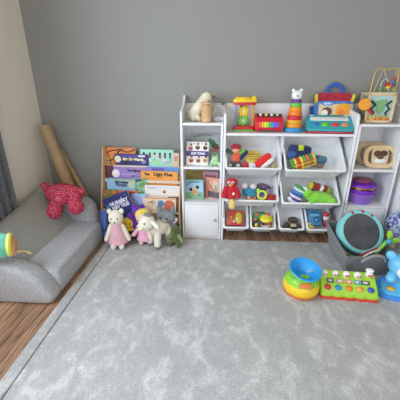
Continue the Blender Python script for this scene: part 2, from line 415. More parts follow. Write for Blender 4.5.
# ------------------------------------------------------------------ books
def book(name, label, w, h, t, color, deco, loc, rot=(0, 0, 0), group=None, spine=None):
    """origin at the bottom middle, front cover towards -y"""
    o = thing(name, label, 'book', loc, rot, group)
    cm = paper(color) if isinstance(color, str) else color
    b = MB()
    b.box((w, .002, h), (0, -t/2, h/2), cm, bev=.0008, seg=1); b.box((w, .002, h), (0, t/2, h/2), cm, bev=.0008, seg=1)
    b.box((.002, t, h), (-w/2, 0, h/2), paper(spine) if spine else cm, bev=.0008, seg=1)
    yy = -t/2-.0012
    for i, d in enumerate(deco):
        k = d[0]; y = yy-.0002*i
        if k == 'r': b.box((d[3]*w, .0008, d[4]*h), (d[1]*w, y, d[2]*h), paper(d[5]), (0, d[6] if len(d) > 6 else 0, 0))
        elif k == 'd': b.cyl(d[3]*w, .0008, (d[1]*w, y, d[2]*h), paper(d[4]), (PI/2, 0, 0), 16) if len(d) < 6 else b.lathe([(0, -.0004), (1, -.0004), (1, .0004), (0, .0004)], (d[1]*w, y, d[2]*h), paper(d[4]), (PI/2, 0, 0), 18, (d[3]*w, d[5]*h, 1))
        elif k == 't': b.text(d[1], d[4]*h, paper(d[5]), Matrix.Translation((d[2]*w, y-.0006, d[3]*h)) @ Matrix.Rotation(d[7] if len(d) > 7 else 0, 4, 'Y') @ FACE, bold=.0016, wide=d[6] if len(d) > 6 else 1)
        elif k == 'z':   # a stroke through points
            b.tube([(x*w, y, z*h) for x, z in d[1]], d[2], paper(d[3]), seg=6)
    b.build('cover', o)
    MB().box((w-.008, t-.002, h-.008), (.002, 0, h/2), PAGES).build('pages', o)
    return o

# the rack: stepped tiers of rails, natural wood sides
RK = wood('c9a071', 'd8b386', 8); RKW = mat('e3d3bf', .5, 'pale_wood')
RA = R(-3.2); RO = Vector((-.93, -.022, 0))
rk = thing('book_rack', 'low wooden book display rack with four tiers of picture books', 'book rack', RO, (0, 0, RA))
RW = .655
def rk_side(x):
    pts = [(-.005, 0), (-.26, 0), (-.255, .2), (-.09, .70), (-.07, .725), (-.005, .725)]
    M = Matrix.Translation((x, 0, 0)) @ Matrix(((0, 1, 0, 0), (1, 0, 0, 0), (0, 0, 1, 0), (0, 0, 0, 1)))
    MB().prism(pts, .009, RK, M, bev=.002).build('side_panel', rk)
rk_side(.007); rk_side(RW-.007)
TY = [-.072, -.122, -.172, -.222]; TZ = [.565, .46, .35, .235]
for y, z in zip(TY, TZ):
    MB().box((RW-.03, .01, .022), (RW/2, y-.005, z), RKW, bev=.003).build('rail', rk)
    MB().box((RW-.03, .04, .008), (RW/2, y+.018, z-.115), RKW, bev=.002).build('ledge', rk)
def tier_y(k, px, py, off):                                          # depth of a tier at a photo column
    y = RO.y+TY[k]+off; p = at(px, py, Y=y); return y+math.tan(RA)*(p.x-RO.x)
def rack_book(label, k, px0, px1, pyt, w, h, color, deco, off=.012, tilt=.1, t=.006, roll=0, spine=None):
    y = tier_y(k, (px0+px1)/2, pyt, off+math.sin(tilt)*h*.8)
    a = at(px0, pyt, Y=y); c = at(px1, pyt, Y=y); w = w or (c.x-a.x)
    z = (a.z+c.z)/2-h*math.cos(tilt); yb = y-math.sin(tilt)*h
    return book('picture_book', label, w, h, t, color, deco, ((a.x+c.x)/2, yb, z), (-tilt, roll, RA), 'picture books in the rack', spine)
G0 = [('z', [(-.45, .55), (-.2, .62), (0, .9), (.25, .85), (.48, .95)], .004, '1d1a1a'), ('z', [(-.4, .45), (-.25, .6), (-.1, .75), (-.05, .95)], .003, '1d1a1a'), ('z', [(-.48, .8), (-.3, .88), (-.1, .92), (.1, .96)], .004, '1d1a1a'),
      ('z', [(-.3, .4), (-.35, .6), (-.38, .78)], .003, '1d1a1a'), ('z', [(-.2, .5), (-.15, .65), (.05, .8), (.3, .72)], .003, '1d1a1a'), ('d', -.1, .65, .14, 'b9541f'), ('r', -.41, .5, .15, .3, 'd9b57a')]
rack_book('orange picture book with black tiger-like lines, top tier of the rack', 0, 104, 135.5, 147.5, None, .24, 'd98238', G0, .022)
rack_book('navy book titled Mike The Wizards on the top tier', 0, 114.5, 148.5, 154, None, .215, '33286f',
          [('r', 0, .93, .7, .05, '5a4aa0'), ('d', -.42, .8, .1, 'e9dfc4'), ('t', 'Mike The Wizards', .04, .80, .14, 'f6ecb0', .76), ('r', .3, .93, .2, .08, 'd8d4e8'), ('d', .36, .72, .06, '8f86c8'), ('d', -.18, .7, .07, '1c1a45')], .008)
kids = []
for i, x in enumerate((-.38, -.2, -.06, .1, .25, .4)):
    c = ('e8a0a0', '7b4a58', 'f0c2b8', 'b0303a', '6b3c50', '3f6f9a')[i]
    kids += [('d', x, .86, .035, ('3a2a2a', '6a3a3a', '402a2a')[i % 3]), ('r', x, .76, .06, .12, c), ('r', x, .64, .05, .1, ('f2b8b8', 'e9e9e9', '88b8c8')[i % 3])]
kids += [('r', 0, .57, .1, .1, 'b8dc6c'), ('r', .3, .56, .2, .06, 'd8a0b0')]
rack_book('mint green book with rows of little children on its cover', 0, 139.5, 173.5, 149.5, None, .23, '9fdcc6', kids, .02)
rack_book('beige book tucked at the end of the top tier', 0, 172.5, 179, 153, None, .22, 'd9c2a4', [('r', 0, .8, .6, .2, 'c8937f')], .014)
rack_book('purple book titled The Highway on the second tier', 1, 104.5, 152, 167, None, .2, '9a7fc0',
          [('r', -.42, .8, .2, .5, '5a2a38'), ('d', -.27, .72, .085, 'eadbe0'), ('d', -.27, .8, .05, 'f4ecec'), ('t', 'The Highway', .13, .86, .13, '2b2140', .85), ('d', .1, .67, .03, '2b2140'), ('d', .3, .67, .03, '402040'), ('r', .0, .7, .3, .06, 'b79ad0')], .018)
rack_book('blue book behind the orange one on the second tier', 1, 146, 179.5, 166.8, None, .21, '5f92cf', [('r', -.2, .9, .5, .1, '6a54a8')], .024)
rack_book('orange book titled The Ugly Five on the second tier', 1, 138.5, 180, 171.3, .305, .185, 'efa04c',
          [('t', 'The', -.33, .86, .15, '2a1c16'), ('t', 'Ugly Five', .1, .86, .21, '2a1c16', 1.08), ('r', -.1, .7, .6, .03, 'd8842f')], .004, .08)
rack_book('light blue book titled Monkey Puzzle on the third tier', 2, 106.5, 135.5, 178.8, None, .21, '8fb6d6',
          [('t', 'Monkey', .02, .87, .15, '16283c', 1.1), ('t', 'Puzzle', .0, .76, .15, '16283c', 1.1), ('r', .35, .8, .2, .3, 'b9c8a8'), ('r', .1, .95, .8, .06, 'a8b48c')], .014)
rack_book('green leafy-patterned book between blue and white ones, third tier', 2, 133, 147, 178.5, None, .21, mat('4f8f52', .5, 'paper', c2='a9c8a0', scale=45), [('r', -.1, .93, .5, .08, '3b4a6a')], .026)
rack_book('white book with faint blue lettering on the third tier', 2, 144.5, 179.8, 185.5, None, .18, 'e9e3df',
          [('r', .0, .9, .86, .02, 'a9aec8'), ('r', -.3, .86, .2, .03, '9ba6cf'), ('r', .1, .78, .7, .012, 'c4c4d4'), ('d', .06, .72, .05, 'd98a4a'), ('d', .06, .7, .03, '8a3f2a')], .008)
rack_book('red and green book at the near end of the bottom tier', 3, 104, 117, 189.5, None, .2, mat('b8452e', .5, 'paper', c2='4f8a3c', scale=30), [('r', .3, .9, .3, .1, 'e07a4a')], .028)
rack_book('orange-red book behind the navy fairy tale book', 3, 118, 138, 190.5, None, .2, 'cf6a3f', [('r', .2, .85, .3, .2, '8a2f2a')], .022)
rack_book('pale blue and lilac book in the middle of the bottom tier', 3, 131, 147, 193.5, None, .2, mat('8ccbe0', .5, 'paper', c2='a58fd0', scale=22), [], .014)
rack_book('cream book with brown sketches on the bottom tier', 3, 142.5, 176, 197.5, None, .2, 'e6cdb8',
          [('r', 0, .97, .96, .04, 'cf8a4a'), ('z', [(-.35, .75), (-.25, .82), (-.2, .7)], .003, '5a3a2a'), ('z', [(-.28, .8), (-.2, .85), (-.12, .76)], .003, '5a3a2a'), ('d', .05, .76, .1, '4f86b8'), ('d', .3, .7, .16, 'c86a4a')], .006)
rack_book('dark brown book at the far end of the bottom tier', 3, 168, 180, 197, None, .2, '6a3a30', [('r', .1, .8, .4, .2, '8a5545')], .018)
# two books standing on the rug before the rack
p = at(120, 233, Y=-.325)
nb = book('picture_book', 'large navy book titled Nursery Fairy Tales tilted before the rack', .225, .345, .012, '262a68',
     [('t', 'NURSERY', .05, .82, .115, 'e6e6f2', .95), ('t', 'FAIRY TALES', .06, .72, .115, 'e6e6f2', .68), ('d', -.32, .6, .1, 'd8a078'), ('d', -.35, .45, .13, 'c84a3a'), ('d', -.2, .5, .1, '4a6ab0'),
      ('r', -.4, .78, .12, .12, '3a7a9a'), ('d', .35, .5, .06, '3a3f88'), ('d', .2, .9, .02, 'c8c8e0'), ('d', .38, .92, .015, 'c8c8e0'), ('d', .3, .35, .08, '7a4a2a')], (p.x+.1, -.325, .06), (-.12, R(-22), R(-2)), 'books standing before the rack')
p = at(102.5, 232, Y=-.33)
book('picture_book', 'slim blue book standing upright against the sofa end', .055, .235, .02, '3f5fb0', [('r', .1, .5, .15, .8, '6f8fd0'), ('d', 0, .3, .2, '2c3f80')], (p.x+.005, -.32, .017), (-.08, R(4), R(10)), 'books standing before the rack')

# ------------------------------------------------------------------ plush toys on the rug
EYE = mat('101012', .2, 'bead')
def eyes(hd, r, y, z, dx, s=.1, m=EYE):
    for sg in (-1, 1): MB().ell((r*s, r*s*.7, r*s), (sg*dx*r, y*r, z*r), m, seg=10).build('eye', hd)
def plush(px, pyb, pyt, label, cat, rz=0, lift=.016, fx=1.0, Y=None):
    p = at(px, pyb, Z=lift) if Y is None else at(px, pyb, Y=Y)
    h = (pyb-pyt)*mpp(p)/.9
    o = thing(cat[0], label, cat[1], p, (0, 0, rz), 'soft toys before the book rack')
    return o, h
# bear in pink dress
o, h = plush(119.3, 245.5, 208.5, 'cream teddy bear in pink dress sitting before the navy book', ('teddy_bear', 'teddy bear'), R(8))
o.scale = (.8, .9, 1); CR = fur('efe6d6'); PK = fur('dfa3b0', 'e9b9c4', 60)
MB().sup((.2*h, .16*h, .24*h), (0, 0, .36*h), CR, e=.9).build('body', o)
hd = MB().ell((.215*h, .18*h, .19*h), (0, -.04*h, .76*h), CR).build('head', o)
for sg in (-1, 1):
    MB().ell((.07*h, .04*h, .07*h), (sg*.17*h, -.02*h, .91*h), CR).build('ear', hd)
    MB().limb((sg*.17*h, -.04*h, .55*h), (sg*.33*h, -.1*h, .23*h), .065*h, .06*h, CR).build('arm', o)
    MB().limb((sg*.1*h, -.08*h, .18*h), (sg*.12*h, -.2*h, .075*h), .08*h, .085*h, CR).build('leg', o)
    MB().ell((.018*h, .012*h, .018*h), (sg*.085*h, -.205*h, .79*h), EYE, seg=8).build('eye', hd)
mz = MB().ell((.08*h, .06*h, .06*h), (0, -.2*h, .70*h), fur('f5efe4')).build('muzzle', hd); MB().ell((.03*h, .02*h, .022*h), (0, -.26*h, .72*h), mat('5a4238')).build('nose', mz)
MB().lathe([(.12*h, .34*h), (.15*h, .30*h), (.2*h, .12*h), (.27*h, -.08*h), (.3*h, -.17*h), (.28*h, -.17*h), (.1*h, .2*h)], (0, -.02*h, .3*h), PK, scl=(1, .85, 1)).build('dress', o)
# bee
o, h = plush(131.8, 237, 216, 'small black and yellow plush bee beside the teddy bear', ('plush_bee', 'plush toy'), 0)
o.location.y -= .03; h *= 1.1
YL = fur('f0cf3a'); BK = fur('1c1a1c')
b = MB()
for i, (z, r_) in enumerate(((.12, .2), (.24, .27), (.36, .3), (.48, .27))): b.sup((r_*h, r_*.85*h, .085*h), (0, 0, z*h), BK if i % 2 == 0 else YL, e=.8)
b.build('body', o)
hd = MB().ell((.23*h, .2*h, .2*h), (0, -.04*h, .72*h), YL).build('head', o)
for sg in (-1, 1):
    MB().ell((.028*h, .02*h, .03*h), (sg*.09*h, -.23*h, .74*h), EYE, seg=8).build('eye', hd)
    MB().tube([(sg*.07*h, 0, .88*h), (sg*.12*h, -.02*h, .98*h), (sg*.17*h, -.03*h, 1.0*h)], .02*h, BK).build('antenna', hd)
    MB().ell((.2*h, .03*h, .1*h), (sg*.32*h, .08*h, .5*h), BK, (0, sg*.3, 0)).build('wing', o)
# pink doll with yellow hair
o, h = plush(144.5, 245, 211.5, 'small rag doll in pink with yellow hair between bee and lamb', ('rag_doll', 'doll'), R(10))
o.location.y += .03
SKN = fur('f0c9b4'); PD = fur('e5a0bd', 'eeb4cc', 50)
MB().lathe([(0, .62*h), (.08*h, .6*h), (.13*h, .45*h), (.22*h, .16*h), (.2*h, .15*h), (0, .2*h)], (0, 0, 0), PD).build('dress', o)
hd = MB().ell((.19*h, .17*h, .18*h), (0, -.03*h, .76*h), SKN).build('head', o)
MB().ell((.21*h, .17*h, .17*h), (-.01*h, .03*h, .83*h), fur('f0c845', 'f6dc70')).build('hair', hd)
for sg in (-1, 1):
    MB().limb((sg*.1*h, 0, .52*h), (sg*.27*h, -.08*h, .32*h), .05*h, .06*h, PD).build('arm', o)
    MB().limb((sg*.08*h, 0, .2*h), (sg*.1*h, -.08*h, .06*h), .055*h, .06*h, SKN).build('leg', o)
    MB().ell((.015*h, .01*h, .02*h), (sg*.07*h, -.195*h, .76*h), EYE, seg=8).build('eye', hd)
# purple plush
p = at(139, 214, Y=-.315)
o = thing('purple_plush', 'bright purple plush slumped behind the yellow-haired doll', 'plush toy', (p.x-.005, -.325, .155), (0, 0, .2), 'soft toys before the book rack')
PU = fur('5e1fa0', '7a35c0')
MB().sup((.05, .035, .075), (0, 0, .0), PU, e=.9).build('body', o)
hd = MB().ell((.048, .036, .042), (.006, -.01, .105), PU).build('head', o)
for sg in (-1, 1):
    MB().limb((sg*.03, -.005, .045), (sg*.062, -.012, .08), .018, .022, PU).build('arm', o)
    MB().limb((sg*.025, 0, -.05), (sg*.032, -.015, -.066), .022, .02, PU).build('leg', o)
    MB().ell((.02, .012, .026), (sg*.032+.006, 0, .142), PU).build('ear', hd)
# cream lamb standing, facing left-front
o, h = plush(158, 244.5, 210.5, 'cream woolly plush lamb standing in front of the grey plush', ('plush_lamb', 'plush toy'), R(-40))
LB = fur('ece3d2', 'f3ecdf'); GRY = fur('8d8480')
MB().sup((.2*h, .33*h, .2*h), (0, .1*h, .48*h), LB, e=.95).build('body', o)
hd = MB().ell((.19*h, .22*h, .2*h), (0, -.3*h, .74*h), LB).build('head', o)
mz = MB().ell((.11*h, .12*h, .1*h), (0, -.48*h, .68*h), fur('f3ead8')).build('muzzle', hd); MB().ell((.035*h, .02*h, .03*h), (0, -.595*h, .71*h), mat('c58f84')).build('nose', mz)
MB().ell((.1*h, .1*h, .06*h), (0, -.26*h, .94*h), GRY).build('tuft', hd)
for sg in (-1, 1):
    MB().limb((sg*.17*h, -.26*h, .8*h), (sg*.34*h, -.24*h, .7*h), .045*h, .06*h, LB).build('ear', hd)
    MB().ell((.022*h, .018*h, .024*h), (sg*.12*h, -.465*h, .8*h), EYE, seg=8).build('eye', hd)
    for yy in (-.1, .28):
        l = MB().limb((sg*.13*h, yy*h, .4*h), (sg*.15*h, yy*h-.03*h, .1*h), .1*h, .085*h, LB).build('leg', o)
        MB().ell((.09*h, .095*h, .05*h), (sg*.15*h, yy*h-.04*h, .05*h), GRY).build('hoof', l)
MB().limb((0, .4*h, .5*h), (0, .48*h, .38*h), .06*h, .05*h, LB).build('tail', o)
# grey plush behind lamb
p = at(168, 222, Y=-.30)
o = thing('grey_plush', 'large dark grey furry plush behind the lamb', 'plush toy', (p.x, -.32, .016), (0, 0, -.15), 'soft toys before the book rack')
GP = fur('6f747c', '8a8e94', 40)
MB().sup((.085, .05, .095), (0, 0, .095), GP, e=.9).build('body', o)
hd = MB().ell((.082, .055, .058), (-.01, -.01, .205), GP).build('head', o)
for sg in (-1, 1):
    MB().ell((.022, .015, .036), (sg*.05-.01, .005, .258), GP, (0, sg*.4, 0)).build('ear', hd)
    MB().limb((sg*.06, -.02, .13), (sg*.08, -.04, .06), .024, .026, GP).build('arm', o)
    MB().ell((.007, .005, .007), (sg*.026-.01, -.06, .215), EYE, seg=8).build('eye', hd)
MB().ell((.03, .022, .022), (-.012, -.06, .19), fur('a9a49c')).build('muzzle', hd)
# rust and pink small faces peeping between
p = at(154, 213, Y=-.31)
o = thing('orange_plush', 'small orange plush with pale face peeping over the lamb', 'plush toy', (p.x, -.305, .085), (0, 0, 0), 'soft toys before the book rack')
MB().sup((.03, .025, .07), (0, 0, 0), fur('b9562f'), e=.9).build('body', o)
hd = MB().ell((.034, .028, .034), (0, -.01, .09), fur('c8703f')).build('head', o)
MB().ell((.024, .012, .024), (-.004, -.03, .088), fur('ecd2bf')).build('face', hd)
for sg in (-1, 1): MB().ell((.01, .008, .016), (sg*.024, -.005, .122), fur('c8703f')).build('ear', hd)
# panda on green turtle
o, h = plush(176.5, 244, 226, 'green plush turtle sitting at the foot of the shelf unit', ('plush_turtle', 'plush toy'), R(-15))
o.scale = (.78, .85, 1.12)
GR = fur('525f34', '66763f', 40); GR2 = fur('86955e')
MB().ell((.36*h, .34*h, .42*h), (0, .03*h, .46*h), GR).build('shell', o)
hd = MB().ell((.22*h, .2*h, .2*h), (.02*h, -.24*h, .8*h), GR).build('head', o)
for sg in (-1, 1):
    MB().limb((sg*.26*h, -.18*h, .5*h), (sg*.5*h, -.24*h, .3*h), .1*h, .11*h, GR2).build('arm', o)
    MB().limb((sg*.2*h, -.18*h, .2*h), (sg*.28*h, -.36*h, .11*h), .12*h, .12*h, GR).build('leg', o)
    MB().ell((.03*h, .025*h, .035*h), (.02*h+sg*.09*h, -.42*h, .86*h), EYE, seg=8).build('eye', hd)
p = at(175.5, 227, Y=-.31)
o = thing('plush_panda', 'small black and white plush panda above the green turtle', 'plush toy', (p.x-.012, -.315, .035), (0, 0, -.1), 'soft toys before the book rack')
MB().sup((.036, .03, .075), (0, 0, .07), fur('e6e2dc'), e=.9).build('body', o)
hd = MB().ell((.036, .031, .033), (-.002, -.012, .167), fur('eeeae6')).build('head', o)
for sg in (-1, 1):
    MB().ell((.012, .009, .013), (sg*.026-.002, -.005, .196), BK).build('ear', hd)
    MB().ell((.009, .005, .011), (sg*.014-.002, -.039, .172), BK).build('eye_patch', hd)
    MB().limb((sg*.03, -.005, .12), (sg*.046, -.02, .07), .014, .015, BK).build('arm', o)
MB().ell((.006, .005, .005), (-.002, -.044, .158), BK).build('nose', hd)

# ------------------------------------------------------------------ narrow unit contents
ZT = .932
p = at(201, 118, Y=-.15)
o = thing('cream_soft_toy', 'cream floppy soft toy slumped on the narrow shelf top', 'plush toy', (p.x, -.12, ZT))
CRM = fur('dcd2ba', 'e6dcc6', 20)
MB().limb((-.05, -.01, .048), (.018, -.005, .14), .048, .042, CRM).build('body', o)
hd = MB().sup((.042, .036, .036), (.036, -.005, .168), CRM, (0, -.4, 0), .9).build('head', o)
MB().limb((-.06, -.03, .07), (-.055, -.045, .022), .022, .02, CRM).build('arm', o)
MB().limb((-.04, -.03, .05), (-.015, -.045, .02), .022, .019, CRM).build('arm', o)
MB().limb((.05, 0, .18), (.1, .0, .19), .012, .009, fur('a08c7c')).build('ear', hd)
MB().limb((.05, .01, .17), (.105, .02, .165), .010, .008, fur('7f776f')).build('ear', hd)
p = at(206.5, 119.5, Y=-.2)
o = thing('wooden_canister', 'natural wooden cylinder standing on the narrow shelf top', 'canister', (p.x, -.2, ZT))
MB().cyl(.038, .12, (0, 0, .06), wood('c79c6b', 'd4ad7d', 9), bev=.004, seg=32).build('body', o)
MB().cyl(.039, .018, (0, 0, .13), wood('d0a877', 'dbb98c', 9), bev=.004, seg=32).build('lid', o)
p = at(218, 119, Y=-.15)
o = thing('folded_muslin', 'folded grey patterned cloth leaning on the narrow shelf top', 'cloth', (p.x+.005, -.13, ZT))
MU = mat('cfcccd', .9, 'fabric', c2='b3afb0', scale=55)
MB().box((.095, .03, .115), (0, 0.03, .062), MU, (-.25, .15, 0), bev=.012, seg=3).build('upper_fold', o)
MB().box((.09, .05, .035), (.0, -.02, .0185), mat('d2d0d4', .9, 'fabric', c2='a8a6b0', scale=70), bev=.01, seg=3).build('lower_fold', o)
for k in range(3): pass

ZM = .611
p = at(197.3, 164.5, Y=-.2)
faces = [('r', 0, .5, 1.0, .22, '4a3f7c'), ('t', 'BUSY TOWN', .02, .5, .12, 'e6e2f4', .85)]
for i, (x, z, c) in enumerate(((-.32, .72, 'b05a6a'), (0, .76, '4a4a48'), (.34, .76, '2f2a30'), (-.28, .2, 'a04a4a'), (.04, .2, '8a5a3a'), (.36, .22, 'b08a5a'))):
    faces += [('d', x, z, .1, c), ('d', x, z+.1, .055, 'e8c8b0'), ('d', x+.02, z+.16, .05, ('704060', '5a6a4a', '201c20')[i % 3])]
for x, z in ((-.45, .9), (-.15, .93), (.18, .93), (.42, .92), (-.12, .3), (.2, .32), (.47, .35)): faces.append(('d', x, z, .025, ('7a9a6a', 'c88a5a', 'a06a8a')[int(x*50) % 3]))
book('board_book', 'white board book with purple title band on the narrow shelf', .168, .175, .014, 'efe6e2', faces, (p.x, -.205, ZM), (-.12, R(1.5), R(2)), 'books on the narrow shelf')
p = at(207, 164, Y=-.1)
book('board_book', 'large grey book with dark green plant picture behind white one', .235, .215, .012, 'aeb2b2',
     [('d', .22, .7, .10, '2f6a45', .1), ('d', .3, .58, .12, '27583a', .1), ('d', .14, .78, .07, '3f7a52', .08), ('d', .36, .52, .1, '8a3038', .07), ('r', .28, .42, .26, .08, 'c86a5a'), ('r', .3, .3, .2, .1, 'a8c8b0'), ('z', [(-.4, .9), (-.1, .97), (.2, .95)], .003, '7a6a4a'), ('z', [(.42, .9), (.42, .75)], .002, '7a8088')], (p.x-.01, -.085, ZM), (-.12, 0, 0), 'books on the narrow shelf')
p = at(215, 165, Y=-.2)
o = thing('frog_toy', 'pale green frog toy at the end of the narrow shelf', 'toy', (p.x-.002, -.215, ZM), (0, 0, .2))
FG = fur('a8d8a0', 'c4e8b8')
MB().ell((.034, .03, .028), (0, 0, .027), FG).build('body', o)
hd = MB().ell((.026, .024, .022), (0, -.012, .055), FG).build('head', o)
for sg in (-1, 1):
    e_ = MB().ell((.009, .009, .009), (sg*.014, -.018, .076), FG).build('eye_bump', hd); MB().ell((.004, .003, .004), (sg*.014, -.027, .077), EYE, seg=8).build('pupil', e_)
    MB().limb((sg*.025, -.01, .02), (sg*.036, -.03, .011), .012, .0105, FG).build('leg', o)

ZD = .329
p = at(194.5, 199.5, Y=-.2)
book('board_book', 'light blue board book with dark-eared animal face on its cover', .155, .155, .016, '8fbfc4',
     [('r', 0, .18, .98, .34, '7fb08a'), ('r', .03, .62, .94, .5, 'a3c4dc'), ('d', .04, .5, .16, 'd8c2a0'), ('d', -.16, .5, .09, '1e1e20'), ('d', .2, .62, .09, '1e1e20'), ('d', .05, .33, .2, 'c8a070', .12), ('d', .05, .44, .03, '402a20'),
      ('z', [(-.38, .72), (-.2, .86), (.05, .9), (.32, .88)], .004, '2f5a6a'), ('d', -.3, .15, .04, '3f7a5a'), ('d', .3, .2, .05, '3f7a5a')], (p.x, -.19, ZD), (-.1, R(-4), R(-14)), 'books on the narrow shelf')
p = at(213.5, 200, Y=-.2)
book('board_book', 'peach and pink book standing angled on the lower narrow shelf', .135, .168, .014, 'e9a48c',
     [('r', .1, .2, .8, .3, '6a5a68'), ('z', [(-.3, .85), (-.1, .6), (.1, .4), (.3, .3)], .006, 'c86a4a'), ('d', .2, .65, .2, 'd8c8b8', .25), ('d', .25, .5, .1, '8fae8a', .2), ('d', -.2, .7, .12, 'f0c8b0', .12)], (p.x-.006, -.17, ZD), (-.06, R(-3), R(-34)), 'books on the narrow shelf', 'f0b09a')
p = at(197, 180, Y=-.06)
book('board_book', 'mustard yellow book at the back of the lower narrow shelf', .17, .225, .01, 'b9a24e', [('z', [(-.4, .9), (0, .95), (.3, .92)], .004, '6a5a2a'), ('r', .1, .8, .5, .06, '8a7a3a')], (p.x-.005, -.055, ZD), (-.1, R(-3), 0), 'books on the narrow shelf')
p = at(211, 182, Y=-.1)
book('board_book', 'pink book lying back behind the peach one on narrow shelf', .13, .2, .01, 'd9a0b0', [('r', 0, .8, .7, .1, 'b06a80')], (p.x-.008, -.1, ZD), (-.12, 0, R(-12)), 'books on the narrow shelf')

# ------------------------------------------------------------------ toys on the wide unit's top
ZW = MZ+.001
# rainmaker: triangular plates, posts, coloured gears
p = at(245.5, 127, Y=-.19)
o = thing('rainmaker_toy', 'yellow and red upright rainmaker toy with gears between posts', 'toy', (p.x-.016, -.1, ZW), (0, 0, R(12)))
tri = lambda s: [(s*math.cos(a), s*math.sin(a)) for a in (R(-30), R(90), R(210))]
def plate(b, s, z0, z1, m, r=.02):
    pts = []
    for a in (-30, 90, 210):
        for k in range(-3, 4): q = R(a+k*20); pts.append(((s-r)*math.cos(R(a))+r*math.cos(q), (s-r)*math.sin(R(a))+r*math.sin(q)))
    b.loft([[(x, y, z0) for x, y in pts], [(x, y, z1) for x, y in pts]], m, cap0=True)
TRI = Matrix.Rotation(PI, 4, 'Z')
b = MB(); plate(b, .095, 0, .012, plas('6cbf4a')); plate(b, .093, .012, .035, plas('d3202e')); b.build('base', o)
b = MB(); plate(b, .093, .185, .205, plas('d3202e')); b.build('upper_plate', o)
b = MB(); plate(b, .1, .205, .225, plas('f2d22e')); b.tor(.05, .014, (0, 0, .226), plas('f2c92a')); b.ell((.02, .02, .02), (.07, -.03, .228), plas('f2d22e')); b.build('top_ring', o)
for k, a in enumerate((-30, 90, 210)):
    MB().cyl(.007, .16, (.075*math.cos(R(a)), .075*math.sin(R(a)), .11), plas(('f0c21e', '4a86c8', '6a96b8')[k]), seg=12).build('post', o)
def gear(par, z, c, n=8, r=.042):
    b = MB(); b.cyl(r*.8, .018, (0, -.01, z), plas(c), (PI/2, 0, 0), bev=.003)
    for k in range(n): a = 2*PI*k/n; b.ell((r*.26, .009, r*.26), (r*.8*math.cos(a), -.01, z+r*.8*math.sin(a)), plas(c), seg=10)
    b.cyl(r*.25, .024, (0, -.01, z), plas('e8e8e0'), (PI/2, 0, 0)); b.build('gear', par)
gear(o, .072, '7ed05a'); gear(o, .138, 'f2d01e')
b = MB()
for k in range(7): b.ell((.007, .007, .007), (.062, -.045, .05+k*.02), plas('e8a020'), seg=8)
b.build('bead_column', o)
b = MB()
for a in (-35, 35): b.tube([(.03*math.sin(R(a)), -.01, .036), (.03*math.sin(R(a)), -.01, .185)], .002, plas('5a6a8a'), smooth=0)
b.build('axle', o)
# red xylophone piano
p = at(269, 128, Y=-.2)
o = thing('toy_piano', 'red toy piano with rainbow keys on the wide unit top', 'toy piano', (p.x, -.15, ZW), (0, 0, R(-2))); o.scale = (1, 1, 1.12)
RDP = plas('cf1f38')
MB().prism([(-.05, .012), (.055, .012), (.055, .105), (.03, .112), (-.03, .09), (-.052, .06)], .2, RDP, Matrix.Rotation(PI/2, 4, 'Z'), bev=.008, seg=3).build('body', o)
for sx_ in (-1, 1):
    for sy in (-1, 1): MB().cyl(.014, .016, (sx_*.08, sy*.035, .0085), RDP, bev=.004).build('foot', o)
cols = ['f06a2a', 'f2b02a', 'f2e03a', '9ad83a', '4ab06a', '3a8ad0', '6a5ad8', '9a4ac0']
NRM = R(-8)
for k, c in enumerate(cols): MB().box((.0165, .006, .034), (-.062+k*.0178, -.056, .047), plas(c), (R(-6), 0, 0), bev=.002).build('key', o)
b = MB(); b.box((.17, .045, .004), (0, 0, .101), plas('3a2028'), (R(20), 0, 0))
b.build('top_panel', o)
for k in range(4): MB().ell((.012, .012, .009), (-.06+k*.04, -.005, .105), plas(('dfe0c0', 'f0d860', 'e6e6e0', 'b0d0a0')[k]), seg=12).build('bead', o)
# ring stacker with bear head
p = at(294, 127.5, Y=-.17)
o = thing('stacking_rings', 'rainbow stacking rings topped by a white bear head', 'stacking toy', (p.x, -.15, ZW))
z = 0
for r_, hh, c in ((.072, .03, '3a8fc8'), (.058, .034, 'e8902a'), (.056, .028, 'e8a832'), (.055, .03, 'cf2a38'), (.05, .034, 'e87f2a'), (.046, .03, 'f0982a'), (.042, .03, '6cc04a'), (.038, .026, '6a3a90')):
    MB().lathe([(0, z), (r_*.9, z), (r_, z+hh*.3), (r_*.98, z+hh*.7), (r_*.86, z+hh), (0, z+hh)], (0, 0, 0), plas(c)).build('ring', o); z += hh*.92
hd = MB().sup((.036, .03, .033), (0, 0, z+.03), plas('f0f0ee'), e=.8).build('bear_head', o)
for sg in (-1, 1):
    MB().ell((.012, .008, .012), (sg*.027, 0, z+.062), plas('f0f0ee')).build('ear', hd); MB().ell((.003, .002, .003), (sg*.012, -.029, z+.036), EYE, seg=8).build('eye', hd)
MB().ell((.006, .004, .005), (0, -.031, z+.025), plas('4a4a4a')).build('nose', hd)
# teal keyboard toy
p = at(330, 131, Y=-.22)
o = thing('toy_keyboard', 'turquoise toy keyboard with round buttons lying on the wide unit', 'toy keyboard', (p.x-.002, -.19, ZW), (0, 0, R(-5)))
TE = plas('35a3ac')
def slab(b, w, d, r, z0, z1, m, tilt=0): b.loft([[(x, y, z0) for x, y in rrect(w-.01, d-.01, r)], [(x, y, z0+.005) for x, y in rrect(w, d, r)], [(x, y, z1-.005+y*tilt) for x, y in rrect(w, d, r)], [(x, y, z1+y*tilt) for x, y in rrect(w-.012, d-.012, r)]], m, cap0=True)
b = MB(); slab(b, .315, .135, .03, 0, .014, plas('c23a52')); b.build('base', o)
b = MB(); slab(b, .32, .13, .03, .013, .075, TE, .72); b.build('body', o)
KT = R(35.8); kz = lambda y: .075+y*.72
kb = MB(); kb.box((.26, .034, .008), (0, .022, kz(.022)+.001), plas('f2f2f0'), (KT, 0, 0), bev=.002)
for k in range(17): kb.box((.0015, .034, .001), (-.12+k*.015, .0195, kz(.022)+.0045), plas('55606a'), (KT, 0, 0))
kb.build('white_keys', o)
